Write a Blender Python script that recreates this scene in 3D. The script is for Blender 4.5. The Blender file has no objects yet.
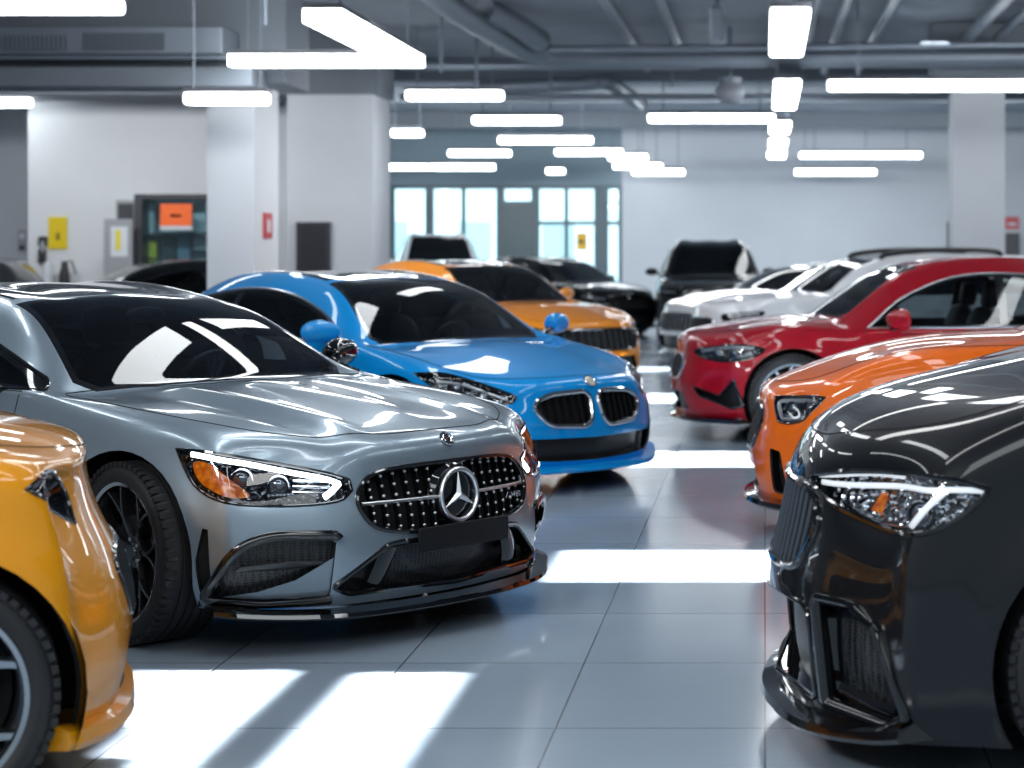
import bpy, bmesh, math, random
import numpy as np
from mathutils import Vector, Matrix
from mathutils.bvhtree import BVHTree
from mathutils.interpolate import poly_3d_calc

random.seed(7)
C = bpy.context.scene.collection
PI = math.pi
R = math.radians

# ------------------------------------------------------------------ materials
MATS = {}
def mat(name, col, rough=.5, metal=0., coat=0., emit=None, estr=0., spec=.5, coat_r=.03):
    if name in MATS: return MATS[name]
    m = bpy.data.materials.new(name); m.use_nodes = True
    b = m.node_tree.nodes['Principled BSDF']
    b.inputs['Base Color'].default_value = (*col, 1)
    b.inputs['Roughness'].default_value = rough
    b.inputs['Metallic'].default_value = metal
    b.inputs['Coat Weight'].default_value = coat
    b.inputs['Coat Roughness'].default_value = coat_r
    b.inputs['Specular IOR Level'].default_value = spec
    if emit:
        b.inputs['Emission Color'].default_value = (*emit, 1)
        b.inputs['Emission Strength'].default_value = estr
    MATS[name] = m
    return m

def paint(name, col, metal=0., rough=.4, spec=.2):
    return flake(mat(name, col, rough, metal, 1., spec=spec, coat_r=.02), .03)

def crystal(name, col):
    """faceted reflector of a lamp"""
    m = mat(name, col, .12, 1.); nt = m.node_tree; b = nt.nodes['Principled BSDF']
    tc = nt.nodes.new('ShaderNodeTexCoord'); v = nt.nodes.new('ShaderNodeTexVoronoi'); v.inputs['Scale'].default_value = 38
    bp = nt.nodes.new('ShaderNodeBump'); bp.inputs['Strength'].default_value = .9; bp.inputs['Distance'].default_value = .02
    nt.links.new(tc.outputs['Object'], v.inputs['Vector']); nt.links.new(v.outputs['Distance'], bp.inputs['Height']); nt.links.new(bp.outputs[0], b.inputs['Normal'])
    return m

def flake(m, amount=.04, scale=900):
    """fine metallic sparkle in a paint"""
    nt = m.node_tree; b = nt.nodes['Principled BSDF']
    tc = nt.nodes.new('ShaderNodeTexCoord'); n = nt.nodes.new('ShaderNodeTexNoise')
    n.inputs['Scale'].default_value = scale; n.inputs['Detail'].default_value = 1
    mr = nt.nodes.new('ShaderNodeMapRange')
    r0 = b.inputs['Roughness'].default_value
    mr.inputs['To Min'].default_value = r0 - amount; mr.inputs['To Max'].default_value = r0 + amount
    nt.links.new(tc.outputs['Object'], n.inputs['Vector']); nt.links.new(n.outputs['Fac'], mr.inputs['Value'])
    nt.links.new(mr.outputs['Result'], b.inputs['Roughness'])
    return m

def glass_mat(name, tint, refl=1.0, ior=1.5):
    if name in MATS: return MATS[name]
    m = bpy.data.materials.new(name); m.use_nodes = True
    nt = m.node_tree; nt.nodes.clear()
    o = nt.nodes.new('ShaderNodeOutputMaterial'); mx = nt.nodes.new('ShaderNodeMixShader')
    t = nt.nodes.new('ShaderNodeBsdfTransparent'); g = nt.nodes.new('ShaderNodeBsdfGlossy')
    f = nt.nodes.new('ShaderNodeFresnel'); f.inputs['IOR'].default_value = ior
    t.inputs['Color'].default_value = (*tint, 1); g.inputs['Roughness'].default_value = .01
    g.inputs['Color'].default_value = (refl, refl, refl, 1)
    nt.links.new(f.outputs[0], mx.inputs[0]); nt.links.new(t.outputs[0], mx.inputs[1])
    nt.links.new(g.outputs[0], mx.inputs[2]); nt.links.new(mx.outputs[0], o.inputs[0])
    MATS[name] = m
    return m

def mesh_grid_mat(name, c0, c1, scale, hexa=True):
    """dark honeycomb / wire grating for the air intakes"""
    if name in MATS: return MATS[name]
    m = bpy.data.materials.new(name); m.use_nodes = True
    nt = m.node_tree; b = nt.nodes['Principled BSDF']
    tc = nt.nodes.new('ShaderNodeTexCoord'); mp = nt.nodes.new('ShaderNodeMapping')
    mp.inputs['Scale'].default_value = (scale, scale, scale * 1.9)
    v = nt.nodes.new('ShaderNodeTexVoronoi'); v.feature = 'DISTANCE_TO_EDGE'
    v.inputs['Randomness'].default_value = .25 if hexa else 0; v.inputs['Scale'].default_value = 1
    r = nt.nodes.new('ShaderNodeValToRGB'); r.color_ramp.elements[0].position = .10; r.color_ramp.elements[1].position = .18
    r.color_ramp.elements[0].color = (*c1, 1); r.color_ramp.elements[1].color = (*c0, 1)
    nt.links.new(tc.outputs['Object'], mp.inputs['Vector']); nt.links.new(mp.outputs[0], v.inputs['Vector'])
    nt.links.new(v.outputs['Distance'], r.inputs[0]); nt.links.new(r.outputs[0], b.inputs['Base Color'])
    b.inputs['Roughness'].default_value = .35
    MATS[name] = m
    return m

def M(k):
    return MATS[k]

def init_mats():
    mat('chrome', (.82, .84, .87), .08, 1.)
    mat('satin_metal', (.62, .65, .69), .25, 1.)
    mat('rim_silver', (.50, .53, .57), .22, 1.)
    mat('rim_black', (.012, .012, .014), .2, .3, .6)
    mat('rim_lip', (.72, .66, .62), .15, 1.)
    mat('rubber', (.012, .0125, .014), .62)
    mat('disc_metal', (.20, .20, .22), .35, 1.)
    mat('caliper_red', (.50, .03, .01), .35, 0, .5)
    mat('gloss_black', (.004, .0045, .006), .08, 0, 1.)
    mat('trim_black', (.010, .011, .013), .35)
    mat('dark_void', (.003, .0033, .004), .8)
    mat('interior', (.010, .011, .013), .6)
    mat('seat_leather', (.016, .017, .020), .5)
    mat('dash', (.020, .022, .026), .55)
    mat('steer', (.04, .042, .047), .35)
    mat('led', (.9, .93, 1), .3, emit=(.85, .93, 1), estr=5.)
    mat('led_off', (.75, .80, .86), .25, .3, 1.)
    mat('lamp_amber', (.95, .20, .008), .15, 0, 1., emit=(1, .22, .01), estr=.16)
    crystal('lamp_facets', (.62, .65, .70)); crystal('lamp_facets_dark', (.07, .075, .085))
    nt = M('lamp_amber').node_tree; v = nt.nodes.new('ShaderNodeTexVoronoi'); v.inputs['Scale'].default_value = 45; tc = nt.nodes.new('ShaderNodeTexCoord'); r = nt.nodes.new('ShaderNodeValToRGB')
    r.color_ramp.elements[0].color = (.98, .30, .015, 1); r.color_ramp.elements[1].color = (.45, .06, .002, 1); r.color_ramp.elements[1].position = .75
    nt.links.new(tc.outputs['Object'], v.inputs['Vector']); nt.links.new(v.outputs['Distance'], r.inputs[0]); nt.links.new(r.outputs[0], nt.nodes['Principled BSDF'].inputs['Base Color'])
    mat('lamp_chrome', (.55, .58, .62), .12, 1.)
    mat('lamp_dark', (.02, .022, .026), .25, .4)
    mat('lamp_lens', (.25, .28, .32), .05, .7, 1.)
    mat('badge_white', (.75, .72, .62), .2, .2, 1.)
    mat('bar_grey', (.16, .17, .19), .25, .9)
    mat('plate_black', (.006, .007, .009), .45, spec=.25)
    mat('badge_chrome', (.95, .96, .98), .28, 1.); mat('led_soft', (.8, .85, .9), .3, 0, 1., emit=(.88, .94, 1), estr=.9)
    mesh_grid_mat('honeycomb', (.002, .002, .003), (.045, .05, .058), 52)
    glass_mat('lens_glass', (.93, .95, .97))
    glass_mat('window_glass', (.42, .48, .50), 1.0, 1.55)
    glass_mat('window_dark', (.10, .12, .13), 1.0, 1.6)
    mat('mirror_glass', (.7, .72, .75), .02, 1.)

# ------------------------------------------------------------------ mesh helpers
def link(name, me, parent=None, loc=None, rot=None):
    o = bpy.data.objects.new(name, me); C.objects.link(o)
    if parent is not None: o.parent = parent
    if loc is not None: o.location = loc
    if rot is not None: o.rotation_euler = rot
    return o

def tag(o, label=None, cat=None, group=None, kind=None):
    if label: o['label'] = label
    if cat: o['category'] = cat
    if group: o['group'] = group
    if kind: o['kind'] = kind
    return o

def empty(name, loc=(0, 0, 0), rz=0):
    o = bpy.data.objects.new(name, None); C.objects.link(o)
    o.location = loc; o.rotation_euler = (0, 0, rz); o.empty_display_size = .2
    return o

class MB:
    """collects pieces of ONE mesh; each piece has a material"""
    def __init__(s): s.v = []; s.f = []; s.mi = []; s.mats = []; s.sm = []
    def mid(s, m):
        m = M(m) if isinstance(m, str) else m
        if m not in s.mats: s.mats.append(m)
        return s.mats.index(m)
    def add(s, vs, fs, m, smooth=False):
        b = len(s.v); k = s.mid(m)
        s.v += [tuple(x) for x in vs]
        for f in fs:
            s.f.append(tuple(b + i for i in f)); s.mi.append(k); s.sm.append(smooth)
        return s
    def box(s, c, d, m, rz=0., bev=0., mx=None):
        x, y, z = d[0] / 2, d[1] / 2, d[2] / 2
        if bev > 0:
            bm = bmesh.new(); bmesh.ops.create_cube(bm, size=1)
            bmesh.ops.scale(bm, vec=d, verts=bm.verts)
            bmesh.ops.bevel(bm, geom=list(bm.edges), offset=bev, segments=2, affect='EDGES', profile=.5)
            vs = [v.co.copy() for v in bm.verts]; bm.verts.index_update()
            fs = [[v.index for v in f.verts] for f in bm.faces]; bm.free()
        else:
            vs = [Vector((a * x, b * y, e * z)) for a in (-1, 1) for b in (-1, 1) for e in (-1, 1)]
            fs = [(0, 1, 3, 2), (4, 6, 7, 5), (0, 4, 5, 1), (2, 3, 7, 6), (0, 2, 6, 4), (1, 5, 7, 3)]
        rot = mx if mx is not None else Matrix.Rotation(rz, 3, 'Z')
        s.add([rot @ v + Vector(c) for v in vs], fs, m); return s
    def tube(s, pts, r, m, n=8, closed=False, sq=(1, 1), up=None):
        pts = [Vector(p) for p in pts]; N = len(pts); vs = []
        rr = r if hasattr(r, '__len__') else [r] * N
        prev = None
        for i, p in enumerate(pts):
            a = pts[(i - 1) % N] if (closed or i > 0) else p
            b = pts[(i + 1) % N] if (closed or i < N - 1) else p
            t = (b - a)
            t = t.normalized() if t.length > 1e-9 else Vector((1, 0, 0))
            if up is not None: q = Vector(up)
            elif prev is None: q = Vector((0, 0, 1)) if abs(t.z) < .9 else Vector((1, 0, 0))
            else: q = prev
            e1 = (q - t * q.dot(t))
            e1 = e1.normalized() if e1.length > 1e-6 else t.orthogonal().normalized()
            e2 = t.cross(e1); prev = e1
            for k in range(n):
                an = 2 * PI * (k + .5) / n
                vs.append(p + (e1 * math.cos(an) * sq[0] + e2 * math.sin(an) * sq[1]) * rr[i])
        fs = []
        for i in range(N if closed else N - 1):
            for k in range(n):
                a = i * n + k; b = i * n + (k + 1) % n; c = ((i + 1) % N) * n + (k + 1) % n; d = ((i + 1) % N) * n + k
                fs.append((a, b, c, d))
        if not closed:
            fs.append(tuple(range(n - 1, -1, -1))); fs.append(tuple((N - 1) * n + k for k in range(n)))
        s.add(vs, fs, m, n > 4); return s
    def lathe(s, prof, m, n=48, axis='Y', c=(0, 0, 0), smooth=True, cap=False):
        """prof: list of (radius, along)"""
        vs = []; K = len(prof)
        for i in range(n):
            a = 2 * PI * i / n
            for r, h in prof:
                if axis == 'Y': p = (r * math.cos(a), h, r * math.sin(a))
                elif axis == 'Z': p = (r * math.cos(a), r * math.sin(a), h)
                else: p = (h, r * math.cos(a), r * math.sin(a))
                vs.append(Vector(p) + Vector(c))
        fs = [(i * K + k, i * K + k + 1, ((i + 1) % n) * K + k + 1, ((i + 1) % n) * K + k) for i in range(n) for k in range(K - 1)]
        if cap:
            fs.append(tuple(i * K for i in range(n))); fs.append(tuple(i * K + K - 1 for i in range(n)))
        s.add(vs, fs, m, smooth); return s
    def ball(s, c, r, m, seg=16, ring=10, mx=None):
        vs = []; fs = []
        r = r if hasattr(r, '__len__') else (r, r, r)
        for i in range(ring + 1):
            t = PI * i / ring
            for k in range(seg):
                a = 2 * PI * k / seg
                v = Vector((r[0] * math.sin(t) * math.cos(a), r[1] * math.sin(t) * math.sin(a), r[2] * math.cos(t)))
                if mx is not None: v = mx @ v
                vs.append(v + Vector(c))
        for i in range(ring):
            for k in range(seg):
                fs.append((i * seg + k, (i + 1) * seg + k, (i + 1) * seg + (k + 1) % seg, i * seg + (k + 1) % seg))
        s.add(vs, fs, m, True); return s
    def sub(s, vs, fs, m, lv=2, crease=None):
        """a small cage, subdivided"""
        vs, fs = catmull(vs, fs, lv); s.add(vs, fs, m, True); return s
    def build(s, name, parent=None, loc=None, rot=None):
        me = bpy.data.meshes.new(name); me.from_pydata([tuple(v) for v in s.v], [], s.f)
        for m in s.mats: me.materials.append(m)
        me.polygons.foreach_set('material_index', s.mi); me.polygons.foreach_set('use_smooth', s.sm)
        bm = bmesh.new(); bm.from_mesh(me); bmesh.ops.remove_doubles(bm, verts=bm.verts, dist=1e-6)
        bmesh.ops.recalc_face_normals(bm, faces=bm.faces); bm.to_mesh(me); bm.free()
        if any(s.sm):
            bm = bmesh.new(); bm.from_mesh(me)
            for e in bm.edges:
                if len(e.link_faces) == 2 and e.calc_face_angle(0) > R(40): e.smooth = False
            bm.to_mesh(me); bm.free()
        return link(name, me, parent, loc, rot)

def catmull(vs, fs, lv, creases=None):
    me = bpy.data.meshes.new('tmp'); me.from_pydata([tuple(v) for v in vs], [], [tuple(f) for f in fs])
    if creases:
        at = me.attributes.new('crease_edge', 'FLOAT', 'EDGE')
        val = np.zeros(len(me.edges), dtype=np.float32)
        for e in me.edges:
            k = tuple(sorted(e.vertices))
            if k in creases: val[e.index] = creases[k]
        at.data.foreach_set('value', val)
    o = bpy.data.objects.new('tmp', me); C.objects.link(o)
    md = o.modifiers.new('s', 'SUBSURF'); md.levels = lv; md.render_levels = lv
    md.boundary_smooth = 'ALL'
    dg = bpy.context.evaluated_depsgraph_get(); dg.update()
    ev = o.evaluated_get(dg); m2 = ev.to_mesh()
    V = np.zeros(len(m2.vertices) * 3, dtype=np.float32); m2.vertices.foreach_get('co', V); V = V.reshape(-1, 3).astype(float)
    F = [tuple(p.vertices) for p in m2.polygons]
    ev.to_mesh_clear(); bpy.data.objects.remove(o); bpy.data.meshes.remove(me)
    return V, F

def catmull_through(vs, fs, lv, creases=None, it=6, w=.9):
    """control cage moved so that the smooth surface passes through the given points"""
    T = np.array([tuple(v) for v in vs], float); P = T.copy()
    for _ in range(it):
        V, F = catmull(P, fs, 2, creases)
        P = P + (T - V[:len(T)]) * w
    return catmull(P, fs, lv, creases)

def smooth_poly(pts, n=6, closed=True):
    """Catmull-Rom through the points (any dimension); a point given with a trailing 'c' flag stays a corner"""
    P = [np.array(p, float) for p in pts]; N = len(P); out = []
    rng = range(N) if closed else range(N - 1)
    for i in rng:
        p0 = P[(i - 1) % N] if (closed or i > 0) else P[i]
        p1 = P[i]; p2 = P[(i + 1) % N]; p3 = P[(i + 2) % N] if (closed or i < N - 2) else P[(i + 1) % N]
        for k in range(n):
            t = k / n
            out.append(.5 * ((2 * p1) + (-p0 + p2) * t + (2 * p0 - 5 * p1 + 4 * p2 - p3) * t * t + (-p0 + 3 * p1 - 3 * p2 + p3) * t ** 3))
    if not closed: out.append(P[-1])
    return out

def round_poly(pts, r=.02, n=4):
    """polygon with its corners rounded; r a number or one per corner"""
    P = [np.array(p, float) for p in pts]; N = len(P); out = []
    for i in range(N):
        a, b, c = P[i - 1], P[i], P[(i + 1) % N]
        ri = r[i] if hasattr(r, '__len__') else r
        la, lc = np.linalg.norm(a - b), np.linalg.norm(c - b)
        d = min(ri, la * .49, lc * .49)
        s, e = b + (a - b) / la * d, b + (c - b) / lc * d
        for k in range(n + 1):
            t = k / n; out.append((1 - t) ** 2 * s + 2 * t * (1 - t) * b + t * t * e)
    return out

def in_poly(P, x, y):
    c = False; n = len(P); j = n - 1
    for i in range(n):
        xi, yi = P[i]; xj, yj = P[j]
        if (yi > y) != (yj > y) and x < (xj - xi) * (y - yi) / (yj - yi) + xi: c = not c
        j = i
    return c
# ------------------------------------------------------------------ car body surface
def car_cage(p):
    """half cage (y >= 0): a box-like grid of side, nose, top and tail points; mirrored"""
    xf, wb, W = p['xf'], p['wb'], p['W']
    zb, hn, hc, belt, roof = p['zb'], p['hn'], p['hc'], p['belt'], p['roof']
    tail = p['tail']; sw = p.get('sweep', 1.); cx = p['cowl']; rf = p['roof_front']; rake = p.get('nose_rake', 1.)
    suv = p.get('suv', False)
    fr = [0, .15, .36, .58, .80]; cr_ = p.get('crown', 0.)
    nose_dx = [-.035 * min(rake, 1), .0, .012, -.012 * (rake - 1), -.035 * rake]; lb = p.get('lead_back', 0.)
    # side stations: (x, half width factor, top z)
    xr = -wb - tail
    st = [(xf - .34 * sw, .855, hn - .035), (xf - .50 * sw, .95, hn + .04 + cr_ * .45), (0., 1., hn + p.get('hmid', .6) * (hc - hn) - .0), (cx - .12, 1., belt - .005),
          (cx - .45, .995, belt), (rf - .06, .992, belt), (rf - .68, .992, belt + .005), (rf - 1.28, .997, belt + .015), (-wb - .05, 1.012, belt + .03),
          (-wb - .50, .985, belt + .025), (xr + .14, .87, belt - .01)]
    tumble = [.925, .985, 1., 1.0, .975]
    V = []; idx = {}
    def put(key, q):
        idx[key] = len(V); V.append(np.array(q, float))
    n = len(st)
    # k0 (belt / hood edge) half widths relative
    k0w = [.76, .865, .905, .925, .935, .94, .94, .94, .945, .93, .80]
    tops = p['tops'](p)
    for i, (x, wf, zt) in enumerate(st):
        for j in range(5):
            z = zb + fr[j] * (zt - zb)
            if i in (0,): xx = x + nose_dx[j] * .6
            else: xx = x
            y = W * wf * tumble[j]
            if j == 0 and i in (0, 1): y *= .99
            put(('s', i, j), (xx, y, z))
        put(('s', i, 5), (x + tops[i][0][0], W * k0w[i], zt + tops[i][0][1]))
        for k in (1, 2, 3):
            q = tops[i][k]; put(('t', i, k), q)
        idx[('t', i, 0)] = idx[('s', i, 5)]
    # nose columns: plan x by column
    plan = [None, xf - .135 * sw, xf - .035 * sw, xf]
    ycol = [None, W * .60, W * .31, 0.]
    for k in (1, 2, 3):
        for j in range(5):
            zt = tops[0][k][2]
            z = zb + fr[j] * (zt - zb)
            put(('f', k, j), (plan[k] + nose_dx[j], ycol[k], z))
        idx[('f', k, 5)] = idx[('t', 0, k)]
    for j in range(6): idx[('f', 0, j)] = idx[('s', 0, j)]
    rp = [None, xr + .045, xr + .01, xr]
    for k in (1, 2, 3):
        for j in range(5):
            zt = tops[n - 1][k][2]
            put(('r', k, j), (rp[k] + [.10, .03, 0, 0, .01][j], ycol[k], zb + .05 + fr[j] * (zt - zb - .05)))
        idx[('r', k, 5)] = idx[('t', n - 1, k)]
    for j in range(6): idx[('r', 0, j)] = idx[('s', n - 1, j)]
    F = []
    for i in range(n - 1):
        for j in range(5):
            F.append((idx['s', i, j], idx['s', i, j + 1], idx['s', i + 1, j + 1], idx['s', i + 1, j]))
        for k in range(3):
            F.append((idx['t', i, k], idx['t', i, k + 1], idx['t', i + 1, k + 1], idx['t', i + 1, k]))
    for k in range(3):
        for j in range(5):
            F.append((idx['f', k, j], idx['f', k + 1, j], idx['f', k + 1, j + 1], idx['f', k, j + 1]))
            F.append((idx['r', k, j], idx['r', k, j + 1], idx['r', k + 1, j + 1], idx['r', k + 1, j]))
    # mirror
    nv = len(V); mir = {}
    for i in range(nv):
        if abs(V[i][1]) < 1e-6: V[i][1] = 0; mir[i] = i
        else: mir[i] = len(V); V.append(V[i] * np.array((1, -1, 1)))
    F = [tuple(reversed(f)) for f in F] + [tuple(mir[i] for i in f) for f in F]
    cr = {}
    def cre(a, b, v):
        for q in ((idx[a], idx[b]), (mir[idx[a]], mir[idx[b]])): cr[tuple(sorted(q))] = v
    for i in range(1, 3): cre(('t', i, 0), ('t', i + 1, 0), .15)
    for i in range(3, 8): cre(('t', i, 0), ('t', i + 1, 0), .55)       # belt line
    for i in range(2, n - 1): cre(('s', i, 4), ('s', i + 1, 4), p.get('shoulder', .25))
    for i in range(3, 5): cre(('t', i, 1), ('t', i + 1, 1), .45)        # A pillar
    for k in range(3): cre(('t', 3, k), ('t', 3, k + 1), .6)            # cowl
    for k in range(3): cre(('t', 0, k), ('t', 0, k + 1), p.get('lead', .12))
    for i in range(n - 1): cre(('s', i, 0), ('s', i + 1, 0), 1.)
    return V, F, cr

def tops_coupe(p):
    """per station: belt offset (dx, dz), then three points from the side to the middle line"""
    W = p['W']; hn, hc, belt, roof, cx, rf, xf, wb = (p[k] for k in ('hn', 'hc', 'belt', 'roof', 'cowl', 'roof_front', 'xf', 'wb'))
    xr = -wb - p['tail']; dome = p.get('dome', .0); sw = p.get('sweep', 1.)
    hm = hn + p.get('hmid', .62) * (hc - hn); cr_ = p.get('crown', 0.)
    rd = p.get('roof_drop', 0.); lb = p.get('lead_back', 0.)
    return [
        [(-.05 - lb * .7, -.0), (xf - .215 * sw - lb, W * .56, hn - .012), (xf - .115 * sw - lb, W * .29, hn), (xf - .085 * sw - lb, 0, hn + .004)],
        [(-.02, -.0), (xf - .44 * sw, W * .57, hn + .062 + cr_), (xf - .375 * sw, W * .30, hn + .075 + cr_), (xf - .36 * sw, 0, hn + .08 + cr_)],
        [(0, 0), (.0, W * .60, hm + .025 + dome), (.03, W * .30, hm + .04 + dome), (.04, 0, hm + .042)],
        [(0, 0), (cx - .10, W * .775, hc - .03), (cx - .03, W * .42, hc - .008), (cx, 0, hc)],
        [(0, 0), (cx * .48 + rf * .52 - .04, W * .70, hc + .5 * (roof - .05 - hc) - .005), (cx * .48 + rf * .52 + .0, W * .40, hc + .5 * (roof - .05 - hc) + .03), (cx * .48 + rf * .52 + .02, 0, hc + .5 * (roof - .05 - hc) + .04)],
        [(0, 0), (rf - .07, W * .625, roof - .105), (rf - .01, W * .36, roof - .062), (rf + .02, 0, roof - .05)],
        [(0, 0), (rf - .68, W * .615, roof - .045), (rf - .66, W * .35, roof - .012), (rf - .65, 0, roof)],
        [(0, 0), (rf - 1.28, W * .605, roof - .085 - rd), (rf - 1.3, W * .345, roof - .045 - rd), (rf - 1.3, 0, roof - .03 - rd)],
        [(0, 0), (-wb - .12, W * .63, .42 * belt + .58 * roof - .06 - rd), (-wb - .12, W * .35, .42 * belt + .58 * roof - .01 - rd), (-wb - .12, 0, .42 * belt + .58 * roof - rd)],
        [(0, 0), (-wb - .56, W * .62, belt + .06), (-wb - .58, W * .34, belt + .085), (-wb - .58, 0, belt + .09)],
        [(0, 0), (xr + .06, W * .55, belt + .01), (xr + .01, W * .28, belt + .025), (xr, 0, belt + .03)],
    ]

def tops_suv(p):
    t = tops_coupe(p)
    W = p['W']; belt, roof, wb, rf = (p[k] for k in ('belt', 'roof', 'wb', 'roof_front')); xr = -wb - p['tail']
    t[7] = [(0, 0), (rf - 1.28, W * .66, roof - .05), (rf - 1.3, W * .37, roof - .01), (rf - 1.3, 0, roof + .0)]
    t[8] = [(0, 0), (-wb - .10, W * .655, roof - .07), (-wb - .10, W * .36, roof - .03), (-wb - .1, 0, roof - .02)]
    t[9] = [(0, 0), (-wb - .50, W * .63, roof - .14), (-wb - .52, W * .35, roof - .10), (-wb - .53, 0, roof - .085)]
    t[10] = [(0, 0), (xr + .10, W * .60, belt + .06), (xr + .06, W * .30, belt + .08), (xr + .05, 0, belt + .085)]
    for i in (4, 5, 6):
        q = t[i][1]; t[i][1] = (q[0], q[1] * 1.06, q[2])
    return t

def frame(d):
    d = Vector(d).normalized(); u = Vector((0, 0, 1)).cross(d)
    if u.length < 1e-3: u = Vector((0, 1, 0))
    u.normalize(); return d, u, d.cross(u).normalized()

class Body:
    """smooth dense shell that can be cut along outlines into panels"""
    def __init__(s, p, lv):
        V, F, cr = car_cage(p)
        V, F = catmull_through(V, F, lv, cr)
        if p.get('sculpt'): V = p['sculpt'](V, p)
        s.p = p
        # arch flare
        for ax in (0., -p['wb']):
            r = np.hypot(V[:, 0] - ax, V[:, 2] - p['wr'])
            a = p.get('flare', .018) * np.exp(-((r - p['arch'] - .0) / .07) ** 2) * (np.abs(V[:, 1]) > p['W'] * .6) * (V[:, 2] < p['belt'])
            V[:, 1] += np.sign(V[:, 1]) * a
        s.V, s.F = V, F
        bm = bmesh.new(); vs = [bm.verts.new(tuple(v)) for v in V]
        for f in F: bm.faces.new([vs[i] for i in f])
        bm.normal_update()
        s.N = [v.normal.copy() for v in vs]
        s.bvh = BVHTree.FromPolygons([tuple(v) for v in V], F)
        s.bm = bm; s.lay = bm.faces.layers.int.new('pid'); s.names = {0: 'body'}
        s.fl = list(bm.faces); s.fc = [np.array([tuple(f.calc_center_median()) for f in s.fl])]; s.fn = [np.array([tuple(f.normal) for f in s.fl])]; s.mg = .16 if lv < 4 else .09
    def normal(s, co):
        loc, nr, i, d = s.bvh.find_nearest(co)
        f = s.F[i]; w = poly_3d_calc([Vector(s.V[k]) for k in f], loc)
        n = Vector((0, 0, 0))
        for k, a in zip(f, w): n += s.N[k] * a
        return n.normalized()
    def ray(s, d, h, v, off=0., far=6.):
        """point on the skin seen along -d at plane coordinates h, v"""
        d, u, w = frame(d)
        o = u * h + w * v + d * far
        loc, nr, i, dist = s.bvh.ray_cast(o, -d)
        if loc is None:
            loc = s.bvh.find_nearest(u * h + w * v + d * .5)[0]
        if off: loc = loc + s.normal(loc) * off
        return loc
    def to2(s, d, P):
        d, u, w = frame(d); return [(Vector(q).dot(u), Vector(q).dot(w)) for q in P]
    def on(s, d, P2, off=0.):
        return [s.ray(d, a, b, off) for a, b in P2]
    def cut(s, name, d, P2, thr=.08, src=(0,), box=None):
        d, u, w = frame(d); bm = s.bm; lay = s.lay
        xs = [q[0] for q in P2]; ys = [q[1] for q in P2]
        x0, x1, y0, y1 = min(xs), max(xs), min(ys), max(ys)
        pid = max(s.names) + 1; s.names[pid] = name
        cand = set()
        if len(s.fc) > 1: s.fc = [np.concatenate(s.fc)]; s.fn = [np.concatenate(s.fn)]
        fc, fn = s.fc[0], s.fn[0]; hu, hw = fc @ np.array(u), fc @ np.array(w); mg = s.mg
        ok = (fn @ np.array(d) > thr - .05) & (hu > x0 - mg) & (hu < x1 + mg) & (hw > y0 - mg) & (hw < y1 + mg)
        for q in np.nonzero(ok)[0]:
            f = s.fl[q]
            if not f.is_valid: continue
            if f[lay] not in src or f.normal.dot(d) < thr: continue
            c = f.calc_center_median()
            if box and not (box[0] <= c.x <= box[1]): continue
            hs = [v.co.dot(u) for v in f.verts]; ws = [v.co.dot(w) for v in f.verts]
            if max(hs) < x0 or min(hs) > x1 or max(ws) < y0 or min(ws) > y1: continue
            cand.add(f)
        n = len(P2)
        for i in range(n):
            a, b = P2[i], P2[(i + 1) % n]
            ex, ey = b[0] - a[0], b[1] - a[1]; L = math.hypot(ex, ey)
            if L < 1e-7: continue
            nx, ny = -ey / L, ex / L
            bx0, bx1, by0, by1 = min(a[0], b[0]) - 1e-4, max(a[0], b[0]) + 1e-4, min(a[1], b[1]) - 1e-4, max(a[1], b[1]) + 1e-4
            sel = []
            for f in cand:
                if not f.is_valid: continue
                hs = [v.co.dot(u) for v in f.verts]; ws = [v.co.dot(w) for v in f.verts]
                if max(hs) < bx0 or min(hs) > bx1 or max(ws) < by0 or min(ws) > by1: continue
                ds = [(h - a[0]) * nx + (g - a[1]) * ny for h, g in zip(hs, ws)]
                if max(ds) <= 1e-5 or min(ds) >= -1e-5: continue
                sel.append(f)
            if not sel: continue
            off = a[0] * nx + a[1] * ny; pn = u * nx + w * ny
            on = set()
            for e in {e for f in sel for e in f.edges}:
                v0, v1 = e.verts; d0 = v0.co.dot(pn) - off; d1 = v1.co.dot(pn) - off
                if abs(d0) <= 1e-5: on.add(v0)
                if abs(d1) <= 1e-5: on.add(v1)
                if abs(d0) > 1e-5 and abs(d1) > 1e-5 and d0 * d1 < 0:
                    on.add(bmesh.utils.edge_split(e, v0, d0 / (d0 - d1))[1])
            new = []
            for f in sel:
                q = [v for v in f.verts if v in on]
                if len(q) != 2: continue
                try: g = bmesh.utils.face_split(f, q[0], q[1])[0]
                except ValueError: continue
                if g is None: continue
                g.normal_update(); f.normal_update(); new.append(g)
            cand.update(new); s.fl += new
            if new:
                s.fc.append(np.array([tuple(g.calc_center_median()) for g in new])); s.fn.append(np.array([tuple(g.normal) for g in new]))
        out = []
        for f in cand:
            if not f.is_valid or f[lay] not in src: continue
            c = f.calc_center_median()
            if in_poly(P2, c.dot(u), c.dot(w)): f[lay] = pid; out.append(f)
        return pid
    def kill_below(s, z, x0=-99, x1=99):
        pass
    def faces(s, pid):
        return [f for f in s.bm.faces if f[s.lay] == pid]
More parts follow.
